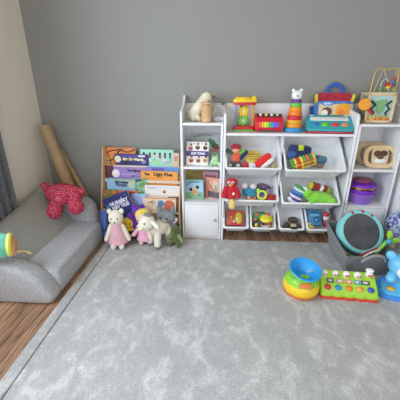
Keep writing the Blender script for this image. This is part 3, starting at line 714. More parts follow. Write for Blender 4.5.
for k, c in enumerate(('2f78c8', '6fc832', 'd8344a', 'd98a5a')): MB().ell((.026, .02, .014), (-.1+k*.066, -.026, kz(-.026)), plas(c), (KT, 0, 0)).build('button', o)
b = MB()
for sg in (-1, 1): b.box((.03, .012, .004), (sg*.12, .052, kz(.052)), plas('d8e6e4'), (KT, 0, 0))
b.build('speaker_grille', o)
# soft activity book standing behind
p = at(331, 118, Y=-.09)
o = thing('soft_activity_book', 'red and blue soft activity book with blue handle behind the keyboard', 'soft book', (p.x+.014, -.082, ZW+.002), (R(-6), 0, R(-4))); o.scale = (1.02, 1, 1.2)
b = MB(); b.sup((.14, .022, .08), (0, -.012, .095), fur('3f6fc0', '5a8ad0', 40), e=.35); b.build('front_cover', o)
b = MB(); b.sup((.128, .02, .1), (.0, .02, .125), fur('a32238', 'b83046', 60), e=.3); b.build('back_cover', o)
b = MB(); b.box((.235, .006, .09), (.005, -.036, .112), paper('d8c49a'), bev=.002); b.build('picture_panel', o)
b = MB()
b.box((.07, .006, .022), (-.055, -.041, .158), paper('4a90d8')); b.tube([(-.08+k*.007, -.045, .158+.005*(-1)**k) for k in range(8)], .0022, paper('eef2f8'), seg=6)
b.lathe([(0, -.002), (1, -.002), (1, .002), (0, .002)], (.055, -.042, .115), paper('f0a028'), (PI/2, 0, 0), 20, (.05, .045, 1)); b.lathe([(0, -.002), (1, -.002), (1, .002), (0, .002)], (.045, -.044, .1), paper('e87a3a'), (PI/2, 0, 0), 16, (.025, .025, 1))
b.lathe([(0, -.002), (1, -.002), (1, .002), (0, .002)], (-.055, -.042, .112), paper('6a3a2a'), (PI/2, 0, 0), 20, (.035, .025, 1)); b.lathe([(0, -.002), (1, -.002), (1, .002), (0, .002)], (-.07, -.044, .102), paper('f0e6dc'), (PI/2, 0, 0), 20, (.022, .02, 1))
b.build('applique', o)
MB().tube([(-.05, .02, .215), (-.045, .02, .25), (-.01, .02, .272), (.03, .02, .268), (.058, .02, .24), (.06, .02, .215)], .012, fur('2a5fb8')).build('handle', o)
for x, c in ((-.125, 'e6d84a'), (.125, 'e6d84a')): MB().box((.022, .012, .07), (x, .005, .18), fur(c), (0, .3 if x > 0 else -.1, 0), bev=.004).build('tab', o)
MB().box((.03, .014, .05), (-.15, -.005, .12), fur('2f58b0'), (0, -.2, 0), bev=.005).build('strap', o)
MB().box((.03, .014, .05), (.145, -.005, .10), fur('4f8ac8'), (0, .2, 0), bev=.005).build('strap', o)
# orange hand drum on the right unit
p = at(361.5, 104.5, Y=-.2)
o = thing('paddle_toy', 'round orange paddle toy with red handle beside the activity cube', 'toy', (p.x+.005, -.235, p.z+.002), (R(80), 0, R(-8)))
MB().tor(.037, .006, (0, 0, -.006), mat('5a3a1a', .5)).build('rim', o)
MB().cyl(.04, .014, (0, 0, 0), mat('eb9a24', .5), bev=.004, seg=32).build('drumhead', o)
MB().limb((.03, -.03, -.004), (.06, -.062, -.01), .011, .009, mat('b02a30', .4)).build('handle', o)

# ------------------------------------------------------------------ activity cube, right unit
ZR = .931
p = at(380, 120.5, Y=-.23)
o = thing('activity_cube', 'wooden activity cube with bead maze and green cactus panel', 'activity cube', (p.x+.008, -.12, ZR), (0, 0, R(-7)))
WD = wood('d3b892', 'dfc8a6', 8); S, Hh = .178, .2
b = MB()
for sx_ in (-1, 1):
    for sy in (-1, 1): b.box((.018, .018, Hh), (sx_*(S/2-.009), sy*(S/2-.009), Hh/2), WD, bev=.002)
for z in (.012, Hh-.009):
    for sg in (-1, 1): b.box((S, .018, .018), (0, sg*(S/2-.009), z), WD, bev=.002); b.box((.018, S, .018), (sg*(S/2-.009), 0, z), WD, bev=.002)
b.box((S, S, .008), (0, 0, Hh), WD, bev=.002)
b.build('frame', o)
b = MB(); b.box((S-.03, .006, Hh-.03), (0, -S/2+.012, Hh/2), mat('a9c9c4', .5)); b.box((.006, S-.03, Hh-.03), (-S/2+.012, 0, Hh/2), mat('9a9a86', .5)); b.box((.006, S-.03, Hh-.03), (S/2-.012, 0, Hh/2), mat('c8b8a0', .5)); b.box((S-.03, .006, Hh-.03), (0, S/2-.012, Hh/2), WD)
b.build('side_boards', o)
b = MB(); y = -S/2+.007
CT = mat('7fb07a', .6)
b.ell((.028, .005, .05), (0, y, .11), CT); b.ell((.014, .005, .022), (-.026, y, .13), CT); b.ell((.014, .005, .022), (.024, y, .138), CT)
b.build('cactus', o)
for sg in (-1, 1):
    MB().tube([(sg*.062, y-.004, .15), (sg*.036, y-.004, .122), (sg*.058, y-.004, .095), (sg*.036, y-.004, .07), (sg*.046, y-.004, .055)], .0065, mat('16262a', .5), smooth=0).build('zigzag_track', o)
MB().box((S-.032, .01, .02), (0, y-.001, .026), mat('d8563a', .5), bev=.002).build('base_strip', o)
for x, r_, c in ((-.045, .02, 'e8cf6a'), (-.005, .014, 'e0b83a'), (.035, .016, 'd8a83a')): MB().tor(r_*.7, r_*.3, (x, y-.008, .04), mat(c, .5), (PI/2, 0, 0), 16).build('gear', o)
YW, RWR, WWR = mat('d8bc5a', .3, 'wire', metal=.3), mat('c8b890', .3, 'wire', metal=.3), mat('cfcfd2', .3, 'wire', metal=.3)
w1 = [(-.065, -.03, Hh), (-.06, -.03, .27), (-.045, -.03, .305), (.0, -.025, .30), (.05, -.02, .305), (.07, -.01, .28), (.072, 0, Hh)]
w2 = [(-.03, .03, Hh), (-.015, .03, .25), (0, .03, .3), (.02, .02, .26), (.045, .02, .235), (.065, .01, .26), (.07, .03, .3), (.075, .05, Hh)]
w3 = [(-.02, -.05, Hh), (-.018, -.05, .24), (.01, -.045, .25), (.03, -.04, Hh)]
sw = lambda w: [(x*1.22+.012, y, Hh+(z-.185)*1.3 if z != Hh else Hh) for x, y, z in w]
for w, m in ((w1, YW), (w2, RWR), (w3, WWR)): MB().tube(sw(w), .0035, m, seg=8, smooth=5).build('wire', o)
for q, c in (((.012, -.045, .23), 'b8323a'), ((.018, -.045, .212), 'e0c040'), ((.03, -.04, .2), '4aa0a0'), ((.03, -.04, .222), 'd85a4a'), ((.065, .01, .255), 'c04a4a'), ((.058, .01, .235), '3a8ac8'), ((.05, .02, .212), '4a9ad0'), ((.074, .04, .205), 'e8c83a'), ((.074, .04, .23), 'a0405a'), ((-.02, -.05, .205), '6a9a4a')):
    MB().ell((.014, .014, .014), sw([q])[0], plas(c), seg=12).build('bead', o)

# wooden steering wheel toys
def wheel(px, py, y, label, tilt, rz, sc=1):
    p = at(px, py, Y=y)
    o = thing('wooden_wheel_toy', label, 'wooden toy', (p.x, y, .612), (R(-tilt), 0, rz), 'wooden wheel toys on the right shelf')
    m = wood('d3b38a', 'dfc39c', 8); w, h = .205*sc, .15*sc
    b = MB()
    def lp(ins, y_, r): return [(x, y_, z+h/2) for x, z in rrect(w-2*ins, h-2*ins, r, 6)]
    b.loft([lp(0, -.012, .06*sc), lp(.0, .012, .06*sc), lp(.026*sc, .012, .035*sc), lp(.026*sc, -.012, .035*sc), lp(0, -.012, .06*sc)], m, cap1=False)
    b.build('rim', o, 40)
    MB().prism([(x, z+h/2) for x, z in rrect(.105*sc, h-.03*sc, .03*sc, 5)], .014, m, bev=.003).build('centre_plate', o)
    return o, h
o, h = wheel(378, 169, -.215, 'wooden steering-wheel toy with brown animal face at the front', 12, R(-6), 1.08)
b = MB(); b.ell((.026, .01, .022), (-.02, -.01, h*.64), mat('5a3a28', .6)); b.ell((.026, .01, .02), (.022, -.01, h*.66), mat('4a3024', .6)); b.ell((.022, .012, .02), (.0, -.012, h*.5), mat('6a4a38', .6)); b.build('animal_face', o)
MB().ell((.042, .008, .018), (0, -.01, h*.33), mat('e6e8ea', .6)).build('white_patch', o)
o, h = wheel(371, 160, -.11, 'plain wooden steering-wheel toy behind the brown-faced one', 14, R(4), 1.12)
MB().ell((.012, .012, .012), (.02, -.012, h*.78), mat('eeeeee', .3)).build('button', o)
MB().tube([(-.06, -.016, h*.62), (-.02, -.018, h*.78), (.03, -.018, h*.72), (.075, -.016, h*.5)], .004, mat('2a2420')).build('cord', o)

# purple tub in the lower compartment of the right unit
p = at(361, 205, Y=-.19)
o = thing('purple_tub', 'purple lidded tub in the lower right shelf compartment', 'tub', (1.115, -.165, .329))
PT, PT2 = mat('9a6fcf', .3, 'plastic'), mat('7a2fc0', .3, 'plastic')
MB().lathe([(0, 0), (.078, 0), (.085, .01), (.094, .085), (.09, .085), (.08, .012), (0, .01)], (0, 0, 0), PT).build('bowl', o)
MB().lathe([(.088, .085), (.103, .085), (.106, .095), (.104, .112), (.09, .114), (.088, .085)], (0, 0, 0), PT2).build('rim', o)
b = MB()
for k in range(14): a = 2*PI*k/14; b.ell((.03, .03, .014), (.07*math.cos(a), .07*math.sin(a), .124+.004*(k % 3)), fur(('d89a3a', 'c8b04a', 'c8603a', '8aa04a')[k % 4]), seg=10)
b.build('contents', o)
MB().lathe([(0, .165), (.07, .162), (.1, .15), (.104, .14), (.1, .135), (0, .135)], (0, 0, 0), PT2).build('lid', o)
b = MB(); b.sup((.075, .06, .018), (0, 0, .175), fur('a8405a', '70305a'), e=.8); b.build('lid_cloth', o)

# ------------------------------------------------------------------ toys in the bins
BG = 'toys in the storage bins'
def intoy(name, label, cat, px, py, Y, rot=(0, 0, 0)):
    return thing(name, label, cat, at(px, py-(2.0 if py < 172 else 0), Y=Y), rot, BG)
# upper bin beside the narrow unit
o = intoy('plush_rattle', 'plush doll with red cap and orange belly in upper bin', 'plush toy', 236, 160, -.235)
MB().sup((.034, .025, .042), (0, 0, .01), fur('d8553a', 'e06a48'), e=.85).build('body', o)
hd = MB().ell((.03, .026, .026), (-.002, -.005, .062), fur('e0a080')).build('head', o); MB().ell((.04, .03, .025), (-.004, 0, .082), fur('a02038')).build('cap', hd)
for sg, c in ((-1, '2f5a4a'), (1, '6aa83a')): MB().limb((sg*.028, 0, .035), (sg*.06, -.005, .055), .016, .018, fur(c)).build('arm', o)
MB().limb((.035, -.005, .0), (.066, -.008, .045), .014, .02, fur('22335a')).build('wing', o)
for sg in (-1, 1): MB().limb((sg*.022, -.01, -.04), (sg*.035, -.02, -.065), .02, .02, fur(('3a5a4a', '6a4a5a')[sg > 0])).build('leg', o)
for sg in (-1, 1): MB().ell((.013, .012, .012), (sg*.03-.012, -.03, -.05), fur('e0dcd0')).build('paw', o)
o = intoy('yellow_cloth_book', 'round yellow cloth book in the upper bin', 'soft book', 253, 159, -.2, (R(70), 0, R(10)))
MB().sup((.062, .05, .012), (0, 0, 0), fur('e6cc62', 'd8b848'), e=.8).build('cover', o)
b = MB()
for k in range(3): b.tube([(-.035, -.02+k*.018, .013), (0, -.015+k*.018, .014), (.035, -.02+k*.018, .013)], .0025, fur('8a6a2a'))
b.build('stitching', o)
o = intoy('red_bib', 'red and white bib bunched up in the upper bin', 'bib', 262, 164, -.235, (0, R(-42), 0))
MB().sup((.085, .025, .03), (0, 0, .005), fur('dc2f2c'), e=.7).build('red_band', o)
MB().sup((.06, .022, .018), (.02, -.008, -.03), fur('e9e6e0'), e=.7).build('white_band', o)
MB().sup((.035, .02, .02), (-.065, -.005, -.015), fur('4a6ab8'), e=.7).build('blue_patch', o)
o = intoy('white_cloth', 'white crumpled cloth under the red bib in the bin', 'cloth', 251, 168, -.24)
MB().sup((.04, .025, .028), (0, 0, 0), fur('dfe0e6'), e=.8).build('upper_fold', o); MB().sup((.028, .03, .03), (-.04, -.002, .0), fur('c8303c'), e=.8).build('red_corner', o)
o = intoy('knitted_ball', 'small multicoloured knitted ball in the upper bin corner', 'ball', 275, 168, -.235)
MB().ell((.036, .03, .028), (0, 0, 0), fur('c08a6a', '7fa08a', 60)).build('ball', o)
# upper bin with rainbow
o = intoy('navy_cloth_toy', 'navy blue cloth toy behind the rainbow-striped one', 'soft toy', 299, 155, -.19, (0, 0, .1))
MB().sup((.085, .03, .06), (0, 0, 0), fur('222c52', '2c3868'), (0, .1, 0), .4).build('body', o)
MB().sup((.02, .02, .022), (.0, -.025, .045), fur('b9d038')).build('tag', o)
MB().sup((.035, .02, .03), (-.06, -.02, -.01), fur('3a5a9a'), e=.7).build('pocket', o)
o = intoy('striped_cloth_toy', 'rainbow-striped padded cloth toy in the upper bin', 'soft toy', 303, 164, -.255, (R(20), R(-20), 0))
b = MB()
for k, c in enumerate(('4aa84a', 'e8d84a', 'd8342e', 'f0e04a', '58b04a', 'e87a3a', '3f8f4a', 'e8c04a')): b.sup((.012, .035, .046), (-.077+k*.022, 0, .0), fur(c), e=.6, seg=16)
b.build('stripes', o)
b = MB()
for k in range(4): b.box((.15, .004, .005), (0, -.034, -.027+k*.018), fur('d84a32' if k % 2 else 'e9d44a'))
b.build('trim', o)
o = intoy('green_cloth_book', 'small blue-green cloth book at the back of upper bin', 'soft book', 319, 163, -.22, (R(30), R(10), 0))
MB().sup((.05, .02, .035), (0, 0, .01), fur('5a8a90', '3a6a9a'), e=.5).build('cover', o); MB().sup((.045, .016, .02), (0, -.015, -.025), fur('a08a6a', '8a5a4a'), e=.5).build('lower_page', o)
# lower bin with red furry plush
o = intoy('red_furry_plush', 'red furry plush sitting in the lower bin with yellow foot', 'plush toy', 231, 192, -.3)
RF = fur('cf1f30', 'b01a2c', 30)
MB().sup((.05, .035, .05), (0, 0, 0), RF, e=.85).build('body', o)
hd = MB().ell((.045, .035, .038), (.004, 0, .075), RF).build('head', o)
for sg in (-1, 1):
    e_ = MB().ell((.011, .01, .012), (sg*.014-.006, -.03, .082), mat('f0eee8', .4)).build('eyeball', hd); MB().ell((.005, .004, .005), (sg*.014-.006, -.04, .083), EYE, seg=8).build('pupil', e_)
    MB().limb((sg*.04, -.01, .03), (sg*.055, -.03, -.02), .018, .02, RF).build('arm', o)
MB().ell((.013, .012, .011), (-.006, -.038, .066), fur('d8a040')).build('nose', hd)
l = MB().limb((.005, -.03, -.03), (.008, -.062, -.055), .022, .022, RF).build('leg', o)
MB().limb((.008, -.066, -.056), (.008, -.07, -.085), .024, .026, fur('ecc77a')).build('foot', l)
MB().ell((.01, .006, .012), (.018, -.04, .0), mat('f0e8e0', .5)).build('tag', o)
o = intoy('blue_plush', 'teal blue fluffy plush with white pompoms in lower bin', 'plush toy', 250, 192, -.25)
MB().sup((.06, .04, .042), (0, 0, 0), fur('3f8fa8', '2f7890', 40), e=.85).build('body', o)
for q in ((-.045, -.005, .05), (.022, -.005, .045)): MB().ell((.026, .022, .023), q, fur('dcd0d4')).build('pompom', o)
MB().limb((.05, -.01, 0), (.09, -.01, -.005), .022, .016, fur('2f5a88')).build('tail', o)
o = intoy('purple_plush_ball', 'dark purple plush ball at the back of lower bin', 'ball', 262, 187, -.2)
MB().sup((.045, .03, .03), (0, 0, 0), fur('5a4a60', '70607a', 50), e=.85).build('ball', o); MB().limb((.03, 0, .01), (.06, -.01, -.005), .014, .01, fur('4a3a50')).build('tail', o)
o = intoy('ring_rattle', 'lime yellow ring rattle with green leaf in lower bin', 'rattle', 262, 195, -.285, (R(75), 0, R(-10)))
MB().tor(.03, .008, (0, 0, 0), plas('d8dc4a')).build('ring', o); MB().ell((.014, .02, .012), (-.03, .03, 0), plas('a8dc3a')).build('leaf', o); MB().limb((-.03, .0, 0), (-.034, .024, .0), .008, .008, plas('d8e04a')).build('stem', o)
o = intoy('orange_plush_ring', 'orange and pink teething ring beside the lime rattle', 'teether', 252, 196.5, -.27, (R(60), 0, R(20)))
MB().tor(.025, .010, (0, 0, 0), plas('e88a4a')).build('ring', o); MB().ell((.02, .014, .014), (.03, .005, .0), plas('e05a5a')).build('bead', o); MB().ell((.016, .014, .014), (-.03, -.008, .0), plas('f0b080')).build('bead', o)
o = intoy('red_knit_toy', 'dull red knitted toy at the divider end of lower bin', 'soft toy', 271, 198, -.27)
MB().sup((.05, .03, .032), (0, 0, 0), fur('b0322e', '8a2a2a', 60), e=.8).build('body', o); MB().ell((.02, .018, .018), (-.05, -.01, -.005), fur('a83a3a')).build('head', o)
# lower bin with lime plush
o = intoy('striped_sock_toy', 'white, blue and purple striped soft toy beside lime plush', 'soft toy', 297, 194, -.26, (0, R(25), 0))
b = MB()
for k, c in enumerate(('3f9a5a', 'e6e6ee', '4a8fc8', '3f5fb0', 'eaeaf2', '6a3a9a', 'e6e6ee')): b.sup((.05, .04, .012), (0, 0, .055-k*.019), fur(c), e=.75)
b.build('body', o); MB().ell((.03, .025, .02), (.03, -.012, .06), fur('dfe4e0')).build('cuff', o)
MB().ell((.02, .02, .015), (-.035, -.02, -.05), fur('eef')if 0 else fur('e8e8f0')).build('toe', o)
o = intoy('lime_plush', 'large lime green plush lying in the lower bin', 'plush toy', 319, 197, -.27, (0, R(8), 0))
LG = fur('7ecb3a', '92d850', 25)
MB().sup((.108, .048, .046), (.005, 0, -.004), LG, e=.8).build('body', o)
hd = MB().ell((.04, .04, .036), (-.095, -.005, .018), LG).build('head', o)
MB().limb((.05, -.02, -.01), (.09, -.03, -.005), .024, .026, LG).build('leg', o); MB().limb((-.03, -.03, -.01), (-.065, -.045, -.035), .02, .02, LG).build('arm', o)
o = intoy('red_striped_soft_toy', 'dark red and white soft toy behind the lime plush', 'soft toy', 319, 188, -.21, (0, R(15), 0))
b = MB()
for k, c in enumerate(('c8c83a', '9a2a30', '9a2a30', 'e0dcd4', '8a2028', '8aa83a')): b.sup((.017, .032, .034), (-.07+k*.028, 0, 0), fur(c), e=.7, seg=16)
b.build('body', o); MB().ell((.02, .02, .02), (.085, 0, -.01), fur('8aa83a')).build('head', o)
# small bins
o = intoy('red_box_toy', 'red box with yellow toy figure in the small bin', 'toy box', 235, 218, -.25, (R(-38), 0, 0))
MB().box((.135, .03, .125), (0, 0, .0), mat('a83a34', .4, 'plastic', c2='b8623a', scale=16), bev=.006).build('box', o)
MB().box((.11, .008, .016), (0, -.018, -.054), plas('d82440'), bev=.003).build('rim', o)
b = MB(); b.ell((.028, .012, .05), (.028, -.018, -.005), plas('c8b03a')); b.build('figure', o)
for q, c in (((.018, -.03, -.012), 'e6e27a'), ((-.008, -.028, -.035), 'e6b8b8'), ((-.03, -.022, .0), 'c89a4a')): MB().ell((.011, .008, .011), q, plas(c)).build('button', o)
o = intoy('yellow_cap_doll', 'yellow-capped toy figure in the second small bin', 'toy figure', 266, 220.5, -.27)
hd = MB().lathe([(0, .05), (.02, .048), (.042, .034), (.052, .01), (.046, 0), (0, -.004)], (0, 0, 0), plas('ecd838')).build('cap', o)
b = MB()
for k in range(3): b.tube([(-.03, -.035-.002*k, .012+k*.011), (0, -.047+.005*k, .016+k*.011), (.03, -.035, .012+k*.011)], .002, plas('b8982a'))
b.build('cap_band', o)
MB().ell((.032, .028, .022), (0, 0, -.014), plas('c8323a')).build('face', o); MB().ell((.014, .012, .014), (-.024, -.02, -.018), plas('22345a')).build('arm', o)
MB().cyl(.04, .008, (0, 0, -.038), plas('efe0c0'), bev=.003).build('collar', o); MB().ell((.03, .03, .02), (0, 0, -.052), plas('6a3a2a')).build('body', o); MB().ell((.015, .012, .012), (.012, -.005, .055), plas('d0506a')).build('pompom', o)
o = intoy('green_toy_car', 'green and blue plastic toy behind the yellow-capped figure', 'toy', 260, 216.5, -.22, (0, 0, .3))
MB().sup((.055, .03, .035), (0, 0, 0), plas('4a9a5a'), e=.6).build('body', o); MB().ell((.024, .02, .022), (.01, -.02, .012), plas('3a9ab0')).build('dome', o); MB().ell((.02, .016, .014), (-.03, -.012, .026), plas('c86a3a')).build('knob', o)
o = intoy('penguin_figure', 'small dark figure with yellow belly beside yellow-capped one', 'toy figure', 255.5, 223.5, -.27, (0, 0, .2))
MB().sup((.024, .02, .036), (-.008, 0, 0), plas('2a2630'), e=.85).build('body', o); MB().ell((.014, .012, .02), (.0, -.016, -.006), plas('ecd24a')).build('belly', o); MB().ell((.015, .014, .014), (-.005, -.006, .04), plas('c86a5a')).build('head', o)
o = intoy('brown_furry_toy', 'dark brown furry hat-shaped toy in the third small bin', 'soft toy', 292.5, 224.5, -.27)
MB().lathe([(0, .035), (.028, .036), (.036, .04), (.04, .03), (.032, .012), (.036, 0), (.066, -.014), (.064, -.024), (0, -.02)], (0, 0, .012), fur('2c2220', '40302a', 40)).build('body', o)
MB().tor(.034, .006, (0, 0, .022), fur('8a6a4a')).build('band', o)
b = MB(); b.sup((.022, .016, .012), (-.002, -.034, .008), fur('c8b8a0')); b.build('muzzle', o)
for sg in (-1, 1): MB().limb((sg*.04, -.01, -.006), (sg*.066, -.02, -.016), .016, .016, fur('4a342a')).build('paw', o)
o = intoy('blue_box_toy', 'blue printed box standing in the last small bin', 'toy box', 315.5, 218, -.24, (R(-38), 0, 0))
b = MB(); b.box((.1, .03, .125), (-.01, 0, 0), mat('4a8ab8', .5, 'paper', c2='3a6a98', scale=30), bev=.004); b.build('box', o)
b = MB(); b.ell((.022, .004, .016), (.0, -.0165, -.02), mat('2a3a80', .5)); b.ell((.014, .004, .01), (.0, -.019, -.02), mat('6ab0d8', .5)); b.box((.07, .002, .012), (-.01, -.016, .02), mat('7ab8d8', .5)); b.box((.05, .002, .012), (-.01, -.016, .042), mat('2f5a88', .5)); b.build('print', o)
o = intoy('red_toy_figure', 'red and white toy figure beside the blue box', 'toy figure', 326, 221, -.255)
MB().sup((.028, .02, .034), (.004, 0, -.02), plas('b8303a'), e=.8).build('body', o); hd = MB().ell((.024, .02, .022), (-.006, 0, .055), plas('b83a4a')).build('hat', o); MB().ell((.024, .02, .022), (-.004, -.004, .026), plas('e6dcd8')).build('head', o)
MB().limb((.02, 0, .0), (.036, -.01, .02), .008, .009, plas('8a2030')).build('arm', o)
o = intoy('yellow_duck', 'small yellow bath duck in front of the blue box', 'toy duck', 310, 226.5, -.27)
MB().ell((.03, .024, .018), (0, 0, 0), plas('e6d038')).build('body', o); hd = MB().ell((.016, .015, .015), (-.012, -.005, .022), plas('e6d038')).build('head', o); MB().ell((.007, .007, .003), (-.02, -.02, .02), plas('e08a2a')).build('beak', hd)

# ------------------------------------------------------------------ floor toys on the right
# bowl drum toy: yellow base, green collar, blue funnel bowl
p = at(302, 291, Z=.016)
o = thing('ball_drop_toy', 'yellow and green toy with tilted blue bowl on the rug', 'toy', (p.x-.012, p.y+.004, .016), (0, 0, R(-8)))
MB().lathe([(0, 0), (.09, 0), (.1, .012), (.1, .02), (.098, .024)], (0, 0, .001), plas('d8742a')).build('foot_rim', o)
MB().lathe([(.097, .018), (.106, .035), (.104, .062), (.092, .084), (0, .08)], (0, 0, .002), plas('efc92e')).build('base', o)
b = MB(); b.lathe([(.094, .078), (.095, .082), (.086, .102), (.07, .118), (.055, .122), (0, .122)], (0, 0, 0), plas('8ed23a'))
for k in range(10): a = 2*PI*k/10; b.ell((.024, .022, .012), (.078*math.cos(a), .078*math.sin(a), .083), plas('8ed23a'), seg=12)
b.build('collar', o)
MB().box((.07, .01, .03), (.012, -.088, .098), plas('e07a3a'), (R(-35), 0, R(8)), bev=.004).build('label_plate', o)
for sg in (-1, 1): MB().box((.016, .014, .05), (sg*.062+.005, -.055, .1), plas('7cc62e'), (R(-25), 0, 0), bev=.004).build('clip', o)
BL = plas('2a9ae0')
MB().lathe([(0, .0), (.03, .0), (.036, .008), (.062, .04), (.086, .058), (.092, .063), (.088, .068), (.064, .056), (.03, .014), (0, .01)], (.002, -.012, .11), BL, (R(14), R(6), 0), 40).build('bowl', o)
for q in ((-.045, .02, .153), (.05, -.005, .152)): MB().ell((.015, .013, .006), q, mat('8ab8c8', .4), (0, 0, 0)).build('sticker', o)

# pop-up toy with five white domes
p = at(347.5, 297, Z=.016)
o = thing('pop_up_toy', 'lime green whack toy with five white animal heads', 'toy', (p.x, p.y+.03, .016), (0, 0, R(-4)))
LGP = plas('a2d236')
def waves(w, d, off, n=5):
    pts = []
    N_ = 60
    for k in range(N_+1): x = -w/2+w*k/N_; pts.append((x, -d/2-off-.006*math.sin(PI*((k/N_*n) % 1))))
    return pts+[(w/2+off*.6, -d/2+.02), (w/2+off*.6, d/2-.015), (w/2-.015, d/2), (-w/2+.015, d/2), (-w/2-off*.6, d/2-.015), (-w/2-off*.6, -d/2+.02)]
W_, D_ = .312, .105
b = MB(); lo = waves(W_, D_, .008); b.loft([[(x, y, .001) for x, y in lo], [(x, y, .018) for x, y in lo]], plas('d8483a'), cap0=True); b.build('base', o)
b = MB(); lo = waves(W_, D_, .004); tz = lambda y, z: z+(y+D_/2)*.75
b.loft([[(x, y, .016) for x, y in lo], [(x, y, tz(y, .034)) for x, y in lo], [(x*.97, y*.93, tz(y, .046)) for x, y in lo]], LGP, cap0=True); b.build('body', o)
for k, c in enumerate(('d83a48', '2f9ac8', 'e8862a', 'e8a84a', '3a5ab8')):
    x = -.118+k*.059
    MB().ell((.019, .017, .012), (x, -.032, tz(-.032, .046)), plas(c), (R(36), 0, 0)).build('button', o)
b = MB()
for x, c, w in ((-.1, '4a5a6a', .04), (-.045, 'b8a07a', .045), (0.005, 'd88a5a', .04), (.05, '4a9ac8', .03), (.095, '56606a', .05)): b.box((w, .026, .002), (x, -.001, tz(-.001, .047)), paper(c), (R(36.8), 0, 0)); b.box((w*.5, .012, .002), (x, -.001, tz(-.001, .048)), paper('d8d8d0'), (R(36.8), 0, 0))
b.build('stickers', o)
for k in range(5):
    x = -.128+k*.062; hd = MB().ell((.021, .02, .022), (x, .03, tz(.03, .052)+(.012 if k == 4 else 0)), plas('efe9e2')).build('pop_up_head', o)
    c = ('c8a86a', 'b88a5a', 'c8506a', 'd87a8a', 'c83a3a')[k]
    MB().ell((.015, .008, .005), (x, .014, tz(.03, .052)+(.012 if k == 4 else 0)), plas(c), (R(20), 0, 0)).build('mouth', hd)
    for sg in (-1, 1): MB().ell((.0025, .002, .003), (x+sg*.007, .0105, tz(.03, .06)+(.012 if k == 4 else 0)), EYE, seg=8).build('eye', hd)
    if k == 4: MB().ell((.023, .02, .010), (x, .032, tz(.03, .078)+.012), plas('f4f0ec')).build('hat', hd)

# felt basket
o = thing('felt_basket', 'dark grey felt basket full of toys beside the right shelf', 'basket', (0, 0, 0))
FELT = mat('7a7b7e', .95, 'fabric', c2='86878a', scale=120)
A, B_, Cc, Dd = Vector((.80, -.79, .195)), Vector((1.19, -.79, .195)), Vector((1.215, -.35, .235)), Vector((.815, -.35, .24))
a, b_, c, d = Vector((.86, -.705, .017)), Vector((1.15, -.705, .017)), Vector((1.16, -.37, .017)), Vector((.87, -.37, .017))
ctr = Vector((1.0, -.56, 0)); o.location = (ctr.x, ctr.y, .016)
T_ = Matrix.Translation(-Vector((ctr.x, ctr.y, .016)))
def ring(pts, n=10):
    out = []
    for i in range(4):
        for k in range(n): out.append(pts[i].lerp(pts[(i+1) % 4], k/n))
    return out
def inset(pts, t):
    cc = sum(pts, Vector())/4; return [p+(Vector((cc.x, cc.y, p.z))-p).normalized()*t for p in pts]
top, bot = [A, B_, Cc, Dd], [a, b_, c, d]
top[0].z += 0
b = MB(); b.loft([ring(inset(bot, .02)), ring(bot), ring(top), ring(inset(top, .008)), [p+Vector((0, 0, .01)) for p in ring(inset(bot, .01))]], FELT, T_, cap0=True, cap1=True)
b.build('body', o, 30)
b = MB(); hp = [(.89, -.80, .172), (.91, -.81, .2), (.95, -.812, .222), (1.0, -.81, .215), (1.03, -.80, .178)]
b.tube(hp, [.009]*5, mat('8f8f90', .9, 'fabric'), seg=8); bmesh.ops.transform(b.bm, matrix=T_, verts=b.bm.verts); b.build('handle', o)
for x in (.89, 1.03):
    b = MB(); b.cyl(.011, .006, (x, -.797, .172), mat('7a7c80', .4, 'metal', metal=.6), (R(70), 0, 0)); bmesh.ops.transform(b.bm, matrix=T_, verts=b.bm.verts); b.build('rivet', o)

# mirror drum in the basket
p = at(359.5, 232, Y=-.53)
o = thing('toy_drum', 'round turquoise toy drum with dark grey skin in the basket', 'toy drum', p, (R(57), R(6), 0)); o.scale = (.9, .9, .9)
DT = mat('86d2d6', .5, 'plastic')
MB().lathe([(.136, .03), (.141, .036), (.162, .034), (.168, .026), (.168, -.026), (.162, -.034), (.13, -.034), (.13, .0), (.136, .03)], (0, 0, 0), DT, seg=56).build('rim', o)
MB().cyl(.138, .01, (0, 0, .026), mat('434348', .4, 'skin', c2='55555a', scale=8), seg=48).build('skin', o)
for k, a_ in enumerate((60, 88, 118, 140, 10, -30)):
    MB().box((.036, .008, .018), (.169*math.cos(R(a_)), .169*math.sin(R(a_)), .01), plas(('c83a5a', 'b02a4a', 'd04a6a')[k % 3]), (0, 0, R(a_+90)), bev=.003).build('motif', o)
    if k < 3: MB().ell((.012, .012, .004), (.152*math.cos(R(a_)), .152*math.sin(R(a_)), .034), plas('b8304a')).build('spot', o)
BSK = 'toys in the felt basket'
# other things in the basket
q = at(381, 251, Y=-.73)
o = thing('propeller_toy', 'lime green propeller wand sticking out of the basket', 'toy', at(388, 241, Y=-.66), (0, 0, 0), BSK)
MB().ell((.02, .018, .02), (0, -.01, 0), plas('4aa8c0')).build('hub', o)
MB().limb((-.01, 0, -.01), (-.066, -.02, -.075), .013, .009, plas('8acb3a')).build('handle', o)
for e_ in ((.02, 0, .04), (.066, .01, -.0), (.01, .0, .055)): pass
MB().prism([(-.008, 0), (.008, .0), (.022, .03), (.014, .062), (-.01, .06), (-.016, .03)], .006, plas('a4dc3a'), TRS((.006, 0, .012), (0, R(-12), 0)), bev=.002).build('blade', o)
MB().prism([(-.008, 0), (.008, .0), (.02, .03), (.012, .07), (-.01, .066), (-.016, .03)], .006, plas('96d03a'), TRS((.016, .004, -.002), (0, R(80), 0)), bev=.002).build('blade', o)
MB().prism([(-.008, 0), (.008, .0), (.016, .03), (.010, .05), (-.01, .05), (-.014, .03)], .006, plas('b89a6a'), TRS((.012, .004, -.014), (0, R(128), 0)), bev=.002).build('blade', o)
p = at(347, 250, Y=-.62)
